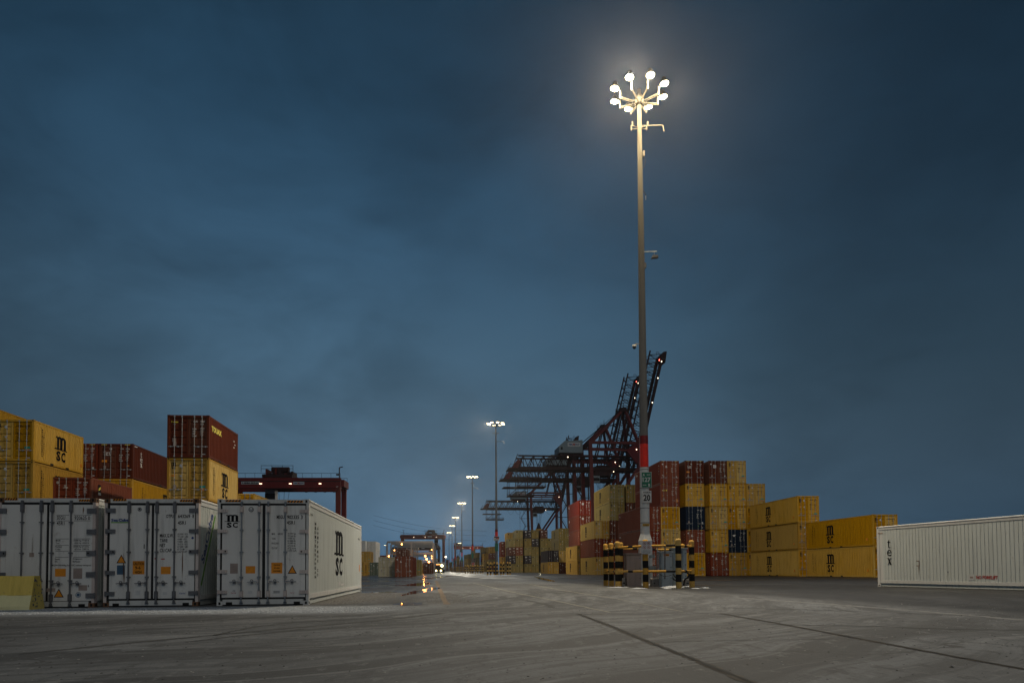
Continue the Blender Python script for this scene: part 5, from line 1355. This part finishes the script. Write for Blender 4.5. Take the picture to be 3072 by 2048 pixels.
# ------------------------------------------------------------------ ground
def ground_material():
    m = bpy.data.materials.new('yard ground'); nt, n, l = nodes_of(m); b = n['Principled BSDF']; k = NB(nt)
    geo = k.new('ShaderNodeNewGeometry'); sep = k.new('ShaderNodeSeparateXYZ'); k.link(geo.outputs['Position'], sep.inputs[0])
    X, Y = sep.outputs[0], sep.outputs[1]; P = geo.outputs['Position']
    n1 = k.noise(P, .35, 5, .6); n2 = k.noise(P, 2.2, 5, .6); n3 = k.noise(P, 22, 3, .6); n4 = k.noise(P, 90, 2, .6)
    wob = k.math('MULTIPLY', k.math('SUBTRACT', n1, .5), 7.0); wob2 = k.math('MULTIPLY', k.math('SUBTRACT', n2, .5), 1.0)
    s = k.math('MULTIPLY_ADD', Y, .091, X)                                        # offset from the road line
    left = k.math('MULTIPLY', k.step(k.math('ADD', s, wob2), -.4, -1.6), k.step(k.math('ADD', Y, k.math('MULTIPLY', wob2, .6)), 19.2, 20.2))
    # right asphalt: beyond the line (6.1, 23.2)-(8.2, 11.5)
    dist = k.math('ADD', k.math('MULTIPLY', k.math('SUBTRACT', X, 6.1), .984), k.math('MULTIPLY', k.math('SUBTRACT', Y, 23.2), .177))
    right = k.math('MULTIPLY', k.step(k.math('ADD', dist, k.math('MULTIPLY', wob, .35)), 0.3, 3.2), 1.0)
    back = k.step(k.math('ADD', k.math('MULTIPLY_ADD', Y, .06, X), k.math('MULTIPLY', wob, .6)), 7.5, 10.5)
    back = k.math('MULTIPLY', back, k.step(Y, 26, 36))
    dark = k.math('MAXIMUM', left, k.math('MAXIMUM', right, back))
    # tyre streaks: arcs of vehicles turning between the road and the left foreground
    dx = k.math('ADD', X, 14.0); dy = k.math('SUBTRACT', Y, 27.0)
    rad = k.math('SQRT', k.math('ADD', k.math('MULTIPLY', dx, dx), k.math('MULTIPLY', dy, dy))); th = k.math('ARCTAN2', dy, dx)
    rad = k.math('ADD', rad, k.math('MULTIPLY', k.math('SUBTRACT', k.noise(P, .12, 2), .5), 5.0))
    def arc(a, b_, z_, det, ro):
        c = k.new('ShaderNodeCombineXYZ'); k.link(k.math('MULTIPLY', rad, a), c.inputs[0]); k.link(k.math('MULTIPLY', th, b_), c.inputs[1]); c.inputs[2].default_value = z_
        return k.noise(c.outputs[0], 1.0, det, ro, .25)
    st = arc(.75, 2.2, 0.0, 5, .62); st2 = arc(2.6, 3.5, 4.0, 5, .65); st5 = arc(7.0, 7.0, 9.0, 4, .6)
    st3 = k.noise(k.mapping(k.mapping(P, (1, 1, 1), (0, 0, R(-5))), (2.0, .09, 1)), .8, 5, .6, .5)
    n0 = k.noise(P, .13, 4, .6); n6 = k.noise(k.mapping(P, (1.0, .40, 1)), 4.0, 7, .75)
    conc = k.mix(k.step(n1, .3, .72), (0.102, 0.109, 0.114), (0.155, 0.164, 0.172))
    conc = k.mix(k.math('MULTIPLY', k.step(n0, .54, .42), .75), conc, (0.066, 0.068, 0.070))
    conc = k.mix(k.math('MULTIPLY', k.step(st, .48, .58), .82), conc, (0.031, 0.032, 0.033))
    conc = k.mix(k.math('MULTIPLY', k.step(st2, .51, .63), .60), conc, (0.031, 0.032, 0.033))
    conc = k.mix(k.math('MULTIPLY', k.step(st2, .46, .37), .55), conc, (0.205, 0.211, 0.213))
    conc = k.mix(k.math('MULTIPLY', k.step(st5, .53, .63), .5), conc, (0.034, 0.036, 0.037))
    conc = k.mix(k.math('MULTIPLY', k.step(n6, .53, .62), .70), conc, (0.034, 0.035, 0.036))
    conc = k.mix(k.math('MULTIPLY', k.step(n6, .44, .35), .55), conc, (0.212, 0.218, 0.220))
    conc = k.mix(k.math('MULTIPLY', k.step(n3, .55, .66), .55), conc, (0.047, 0.047, 0.048))
    conc = k.mix(k.math('MULTIPLY', k.step(n4, .58, .68), .5), conc, (0.223, 0.227, 0.233))
    # fine cracks
    vc = k.new('ShaderNodeTexVoronoi', feature='DISTANCE_TO_EDGE'); wv = k.new('ShaderNodeVectorMath', operation='ADD'); k.link(P, wv.inputs[0])
    nz = k.new('ShaderNodeTexNoise'); k.link(P, nz.inputs['Vector']); nz.inputs['Scale'].default_value = 1.1; nz.inputs['Detail'].default_value = 5
    sc_ = k.new('ShaderNodeVectorMath', operation='SCALE'); k.link(nz.outputs['Color'], sc_.inputs[0]); sc_.inputs['Scale'].default_value = 1.3; k.link(sc_.outputs[0], wv.inputs[1])
    k.link(wv.outputs[0], vc.inputs['Vector']); vc.inputs['Scale'].default_value = .32
    crk = k.math('MULTIPLY', k.step(vc.outputs['Distance'], .012, .004), k.step(n0, .50, .56))
    conc = k.mix(k.math('MULTIPLY', crk, .85), conc, (.03, .029, .028))
    asp = k.mix(k.step(n2, .3, .7), (.013, .013, .014), (.036, .036, .036))
    asp = k.mix(k.math('MULTIPLY', k.step(st3, .50, .70), .55), asp, (.075, .074, .072))
    asp = k.mix(k.math('MULTIPLY', k.step(st, .55, .70), .5), asp, (.062, .062, .064))
    asp = k.mix(k.math('MULTIPLY', k.step(n6, .56, .70), .5), asp, (.09, .09, .088))
    asp = k.mix(k.math('MULTIPLY', k.step(n4, .60, .70), .5), asp, (.16, .16, .16))
    col = k.mix(dark, conc, asp)
    # grit and frost in front of the reefers and beside the third one
    fr = k.math('MULTIPLY', k.math('MULTIPLY', k.step(Y, 14.6, 17.0), k.step(Y, 19.4, 18.2)), k.step(X, -1.0, -5.0))
    frn = k.math('MULTIPLY', fr, k.step(k.math('ADD', n4, k.math('MULTIPLY', n2, .3)), .5, .8))
    col = k.mix(k.math('MULTIPLY', fr, .26), col, (.20, .225, .26))
    col = k.mix(k.math('MULTIPLY', frn, .8), col, (.55, .60, .66))
    gr = k.math('MULTIPLY', k.step(X, -3.2, -4.4), k.math('MULTIPLY', k.step(Y, 19.6, 20.4), k.step(Y, 34, 25)))
    col = k.mix(k.math('MULTIPLY', gr, k.step(n3, .42, .6)), col, (.19, .18, .165))
    # black specks / oil drips
    vor = k.new('ShaderNodeTexVoronoi'); k.link(P, vor.inputs['Vector']); vor.inputs['Scale'].default_value = 1.7
    sp = k.math('MULTIPLY', k.step(vor.outputs['Distance'], .075, .04), k.step(n2, .46, .52))
    col = k.mix(k.math('MULTIPLY', sp, .85), col, (.02, .02, .02))
    k.link(col, b.inputs['Base Color'])
    # wetness
    pud = k.noise(k.mapping(P, (.10, .30, 1)), 1.0, 4, .5, .3)
    wet = k.math('MULTIPLY', k.step(pud, .50, .60), left)
    wet = k.math('MULTIPLY', wet, k.step(Y, 26, 34))
    wet2 = k.math('MULTIPLY', k.step(k.noise(k.mapping(P, (.06, .20, 1)), 1.0, 4, .5, .3), .54, .66), k.math('MULTIPLY', back, .75))
    wetl = k.math('MULTIPLY', k.step(k.noise(k.mapping(P, (.5, .12, 1)), 1.0, 4, .5, .3), .48, .62), k.math('MULTIPLY', k.step(Y, 45, 90), .35))
    wall = k.math('MAXIMUM', wet, k.math('MAXIMUM', wet2, wetl))
    base_r = k.math('MULTIPLY_ADD', dark, -.22, .78)
    rough = k.math('ADD', k.math('MULTIPLY', base_r, k.math('SUBTRACT', 1.0, wall)), k.math('MULTIPLY', wall, .07))
    k.link(rough, b.inputs['Roughness'])
    k.link(k.math('MULTIPLY_ADD', wall, .35, k.math('MULTIPLY_ADD', dark, -.22, .42)), b.inputs['Specular IOR Level'])
    bp = k.new('ShaderNodeBump'); bp.inputs['Distance'].default_value = .012
    k.link(k.math('MULTIPLY', k.math('SUBTRACT', 1.0, wall), .55), bp.inputs['Strength'])
    hgt = k.math('ADD', k.math('MULTIPLY', n3, .7), k.math('ADD', k.math('MULTIPLY', n4, .5), k.math('MULTIPLY', st, .6)))
    k.link(hgt, bp.inputs['Height']); k.link(bp.outputs[0], b.inputs['Normal'])
    return m
m = MB(); GM = ground_material()
m.add([(-1800, -300, 0), (1800, -300, 0), (1800, 3000, 0), (-1800, 3000, 0)], [(0, 1, 2, 3)], GM)
kind(m.build('ground'), 'structure')

def strip(name, pts, w0, w1, mat, z=.004, jag=0.0, seed=1, n=40):
    """thin flat strip through ground points with an uneven edge"""
    rnd = random.Random(seed); P = [ground(*p) for p in pts]; segs = []; vs = []; fs = []
    L = [0]
    for a, b in zip(P, P[1:]): L.append(L[-1] + (b - a).length)
    for i in range(n + 1):
        s_ = L[-1]*i/n; j = max(q for q in range(len(L)) if L[q] <= s_ + 1e-6); j = min(j, len(P) - 2); u = (s_ - L[j])/(L[j+1] - L[j]); c = P[j].lerp(P[j+1], u); d = (P[j+1] - P[j]).normalized(); nn = V3((-d.y, d.x, 0))
        w = w0 + (w1 - w0)*i/n; a = w/2*(1 + rnd.uniform(-jag, jag)); b = w/2*(1 + rnd.uniform(-jag, jag))
        vs += [c + nn*a + V3((0, 0, z)), c - nn*b + V3((0, 0, z))]
    for i in range(n): fs.append((2*i, 2*i + 1, 2*i + 3, 2*i + 2))
    m = MB(); m.add(vs, fs, mat); o = m.build(name)
    # keep faces upward
    if o.data.polygons[0].normal.z < 0: o.data.flip_normals()
    return kind(o, 'structure')
JNT = plain('dirt filled slab joint', (.045, .042, .038), .9)
JED = plain('broken joint edge', (.11, .095, .075), .95)
strip('slab_joint', [(1735, 1841), (1820, 1872), (1955, 1928), (2110, 1988), (2275, 2056)], .10, .10, JED, .004, .5, 1, 90)
strip('slab_joint', [(1735, 1841), (1820, 1872), (1955, 1928), (2110, 1988), (2275, 2056)], .05, .05, JNT, .008, .7, 2, 90)
strip('slab_joint', [(2165, 1840), (2360, 1874), (2578, 1915), (2800, 1957), (3090, 2010)], .10, .08, JED, .004, .4, 3, 70)
strip('slab_joint', [(2165, 1840), (2360, 1874), (2578, 1915), (2800, 1957), (3090, 2010)], .06, .04, JNT, .008, .5, 4, 70)
strip('slab_joint', [(1735, 1841), (1950, 1840.5), (2165, 1840)], .05, .05, JNT, .0055, .4, 5, 40)
strip('slab_joint', [(1955, 1928), (2060, 1922), (2300, 1919), (2578, 1915)], .025, .02, JNT, .0055, .4, 6, 50)
strip('slab_joint', [(0, 1846), (600, 1845), (1200, 1843), (1735, 1841)], .03, .03, JNT, .0055, .6, 7, 60)
strip('slab_joint', [(2165, 1840), (2600, 1842), (3080, 1846)], .025, .025, JNT, .0055, .6, 8, 50)
LNO = plain('worn orange road paint', (.165, .11, .06), .8)
LNW = plain('worn pale road paint', (.24, .23, .19), .8)
strip('road_marking', [(1309, 1741), (1318, 1765), (1330, 1792), (1341, 1812)], .22, .17, LNO, .004, .25, 11, 40)
strip('road_marking', [(1420, 1748), (1560, 1780), (1690, 1806), (1830, 1836)], .14, .08, LNW, .004, .45, 12, 60)
strip('road_marking', [(1590, 1752), (1700, 1772), (1850, 1795), (2050, 1834)], .12, .05, LNW, .004, .5, 13, 60)
strip('road_marking', [(1345, 1748), (1440, 1750), (1530, 1751)], .35, .25, LNW, .0045, .5, 14, 50)
TYR = plain('tyre rubber mark', (.058, .057, .055), .85)
for n_, pts in enumerate(([(1560, 1775), (1640, 1771), (1760, 1774), (1900, 1785)], [(1500, 1790), (1580, 1800), (1640, 1812), (1660, 1822)], [(1380, 1790), (1440, 1776), (1540, 1770), (1650, 1775)], [(640, 1905), (760, 1880), (860, 1868), (980, 1862), (1180, 1850)],
                          [(560, 1925), (700, 1908), (840, 1895), (905, 1886)], [(60, 1960), (420, 1925), (760, 1893), (1120, 1862), (1330, 1838)], [(1470, 1763), (1520, 1757), (1600, 1756), (1690, 1760)], [(2160, 1822), (2420, 1828), (2760, 1840), (3070, 1852)], [(2300, 1872), (2600, 1877), (2850, 1886), (3070, 1890)])):
    strip('tyre_mark', pts, (.12, .10, .14, .08, .06, .10, .16, .10, .06)[n_], (.05, .14, .10, .05, .10, .14, .12, .08, .07)[n_], TYR, .0036, .75, 40 + n_, 80)
PLE = plain('pale worn concrete edge', (.185, .185, .18), .85)
strip('concrete_edge', [(2220, 1793), (2500, 1812), (2800, 1836), (3080, 1860)], .30, .22, PLE, .0044, .5, 60, 80)
def grit(name, label, n, x0, x1, y0, y1, r0, r1, mat, seed, dens=None):
    rnd = random.Random(seed); m = MB()
    for _ in range(n):
        x, y = rnd.uniform(x0, x1), y0 + (y1 - y0)*rnd.random()**1.3
        if dens and not dens(x, y): continue
        r_ = rnd.uniform(r0, r1)*(1 + (rnd.random() < .05)*.6); h_ = r_*rnd.uniform(.25, .6); a = rnd.random()*6.28; q = 5
        vs = [(x + r_*rnd.uniform(.7, 1.2)*math.cos(a + j*1.2566), y + r_*rnd.uniform(.7, 1.2)*math.sin(a + j*1.2566), .0) for j in range(q)] + [(x, y, h_)]
        m.add(vs, [(j, (j + 1) % q, q) for j in range(q)], mat)
    o = m.build(name); kind(o, 'stuff'); o['label'] = label; o['category'] = 'grit'
grit('gravel', 'dark grit scattered over the foreground concrete', 2200, -14, 14, 5.2, 19, .004, .016, plain('dark grit', (.035, .034, .033), .9), 1)
grit('gravel', 'pale grit scattered over the foreground concrete', 900, -14, 14, 5.2, 19, .005, .016, plain('pale grit', (.36, .35, .33), .9), 2)
grit('gravel', 'pale salt grains along the front of the white reefers', 2600, -15, -3, 16.0, 18.6, .006, .018, plain('salt grain', (.62, .66, .70), .8), 3)
grit('gravel', 'loose grey gravel beside the third white reefer', 3500, -8, -1.2, 20.2, 30, .010, .035, plain('grey gravel', (.17, .16, .15), .9), 4, lambda x, y: x > -5.2 - (y - 19.5)*.091 and x < -1.0 - (y - 19.5)*.15)
# puddle at the road edge
def puddle(label, px0, px1, py, dy, seed):
    m = bpy.data.materials.get('standing water')
    if not m:
        m = bpy.data.materials.new('standing water'); nt, n, l = nodes_of(m); b = n['Principled BSDF']; b.inputs['Base Color'].default_value = (.015, .016, .017, 1); b.inputs['Roughness'].default_value = .03; b.inputs['Specular IOR Level'].default_value = .8
        k = NB(nt); tc = k.new('ShaderNodeTexCoord'); bp = k.new('ShaderNodeBump'); bp.inputs['Strength'].default_value = .02; k.link(k.noise(tc.outputs['Object'], 5, 2), bp.inputs['Height']); k.link(bp.outputs[0], b.inputs['Normal'])
    a, b_ = ground(px0, py), ground(px1, py); c = (a + b_)/2; w = (b_.x - a.x)/2; near = ground((px0 + px1)/2, py + dy).y; far = ground((px0 + px1)/2, py - dy).y; q = MB(); rnd = random.Random(seed); pts = []
    for i in range(36):
        t = i*6.2832/36; r_ = 1 + .18*math.sin(2*t + seed) + .12*math.sin(5*t + seed*2) + rnd.uniform(-.06, .06)
        pts.append((w*r_*math.cos(t), (far - c.y if math.sin(t) > 0 else c.y - near)*r_*math.sin(t), .005))
    q.add(pts, [tuple(range(36))], m); o = q.build('puddle'); o.location = (c.x, c.y, 0); kind(o, 'structure')
puddle('puddle', 1190, 1262, 1811, 5, 2)
puddle('puddle', 1240, 1292, 1772, 10, 5)
puddle('puddle', 1225, 1286, 1752, 5, 9)
puddle('puddle', 1296, 1322, 1731, 5, 11)
puddle('puddle', 1120, 1180, 1776, 2, 13)
puddle('puddle', 1622, 1642, 1736, 8, 15)

# ------------------------------------------------------------------ haze added to give the lamps halos
def haze():
    m = bpy.data.materials.new('added lamp halo haze'); nt, n, l = nodes_of(m)
    for x_ in list(n): n.remove(x_)
    out = n.new('ShaderNodeOutputMaterial'); v = n.new('ShaderNodeVolumePrincipled'); v.inputs['Color'].default_value = (1, .95, .9, 1); v.inputs['Density'].default_value = HAZE; v.inputs['Anisotropy'].default_value = .85
    l.new(v.outputs[0], out.inputs['Volume'])
    q = MB(); q.box((-420, -40, -1), (420, 1000, 95), m); o = q.build('haze'); kind(o, 'stuff'); o['label'] = 'added lamp halo haze over the yard'
HAZE = .00010
haze()

# ------------------------------------------------------------------ sky and dusk light
w = bpy.data.worlds.new('World'); scene.world = w; w.use_nodes = True
nt = w.node_tree; k = NB(nt); bg = nt.nodes['Background']
tc = k.new('ShaderNodeTexCoord'); D = tc.outputs['Generated']; sep = k.new('ShaderNodeSeparateXYZ'); k.link(D, sep.inputs[0])
X, Y, Z = sep.outputs
ramp = k.new('ShaderNodeValToRGB'); k.link(Z, ramp.inputs[0]); cr = ramp.color_ramp; cr.interpolation = 'B_SPLINE'
cols = [(0.0, (.046, .116, .215)), (.05, (.080, .150, .228)), (.14, (.066, .121, .178)), (.25, (.046, .095, .143)), (.40, (.027, .068, .118)), (.56, (.015, .046, .084)), (1.0, (.010, .032, .060))]
while len(cr.elements) < len(cols): cr.elements.new(.5)
for e, (p, c) in zip(cr.elements, cols): e.position = p; e.color = (*c, 1)
cl = k.noise(k.mapping(D, (1.0, 1.0, 1.6), (0, R(-25), 0)), 1.7, 4, .48, .3)
cl2 = k.noise(k.mapping(D, (1.3, 1.0, 2.6), (0, R(-32), 0)), 3.2, 5, .55, .5)
cl3 = k.noise(k.mapping(D, (1.0, 1.0, 2.4), (0, R(-28), 0)), 9.0, 6, .62, 1.0)
f = k.math('ADD', k.math('MULTIPLY_ADD', k.math('SUBTRACT', cl3, .5), .20, k.math('MULTIPLY', cl, .95)), k.math('MULTIPLY', cl2, .42))
mul = k.math('MULTIPLY_ADD', k.step(f, .48, .90), .34, .66)
sidef = k.math('MULTIPLY_ADD', k.step(X, .0, .72), -.52, 1.0)
lf = k.math('MULTIPLY_ADD', k.step(X, -.2, -.7), -.26, 1.0)
mul = k.math('MULTIPLY', mul, k.math('MULTIPLY', sidef, lf))
for px_, py_, wd, am in ((1420, 1130, .13, .30), (330, 760, .10, .22), (880, 950, .16, .12), (1750, 900, .2, -.10)):   # paler breaks in the overcast
    dn = k.new('ShaderNodeVectorMath', operation='DOT_PRODUCT'); k.link(D, dn.inputs[0]); dn.inputs[1].default_value = ray(px_, py_).normalized()
    g_ = k.step(k.math('ADD', dn.outputs['Value'], k.math('MULTIPLY', k.math('SUBTRACT', cl2, .5), wd*.8)), 1 - wd*.75, 1.0)
    mul = k.math('MULTIPLY', mul, k.math('MULTIPLY_ADD', g_, am, 1.0))
vm = k.new('ShaderNodeVectorMath', operation='SCALE'); k.link(ramp.outputs[0], vm.inputs[0]); k.link(mul, vm.inputs['Scale'])
sky = k.new('ShaderNodeTexSky', sky_type='NISHITA'); sky.sun_disc = False; sky.sun_elevation = R(-3); sky.sun_rotation = R(160)
vs_ = k.new('ShaderNodeVectorMath', operation='SCALE'); k.link(sky.outputs[0], vs_.inputs[0]); vs_.inputs['Scale'].default_value = .02
va = k.new('ShaderNodeVectorMath', operation='ADD'); k.link(vm.outputs[0], va.inputs[0]); k.link(vs_.outputs[0], va.inputs[1])
k.link(va.outputs[0], bg.inputs['Color']); bg.inputs['Strength'].default_value = 1.0
sd = bpy.data.lights.new('fill_sun', 'SUN'); sd.energy = .36; sd.angle = R(45); sd.color = (1.0, .92, .78)  # soft fill added in place of mast light from behind the camera
so = bpy.data.objects.new('fill_sun', sd); COL.objects.link(so)
so.rotation_euler = Vector((-.30, .80, -.75)).to_track_quat('-Z', 'Y').to_euler()

scene.view_settings.view_transform = 'Standard'; scene.view_settings.look = 'None'; scene.view_settings.exposure = 0; scene.view_settings.gamma = 1
try:
    scene.cycles.use_denoising = True; scene.cycles.max_bounces = 6; scene.cycles.volume_bounces = 0; scene.cycles.sample_clamp_indirect = 1.5; scene.cycles.sample_clamp_direct = 80.0
    scene.cycles.caustics_reflective = False
except Exception: pass
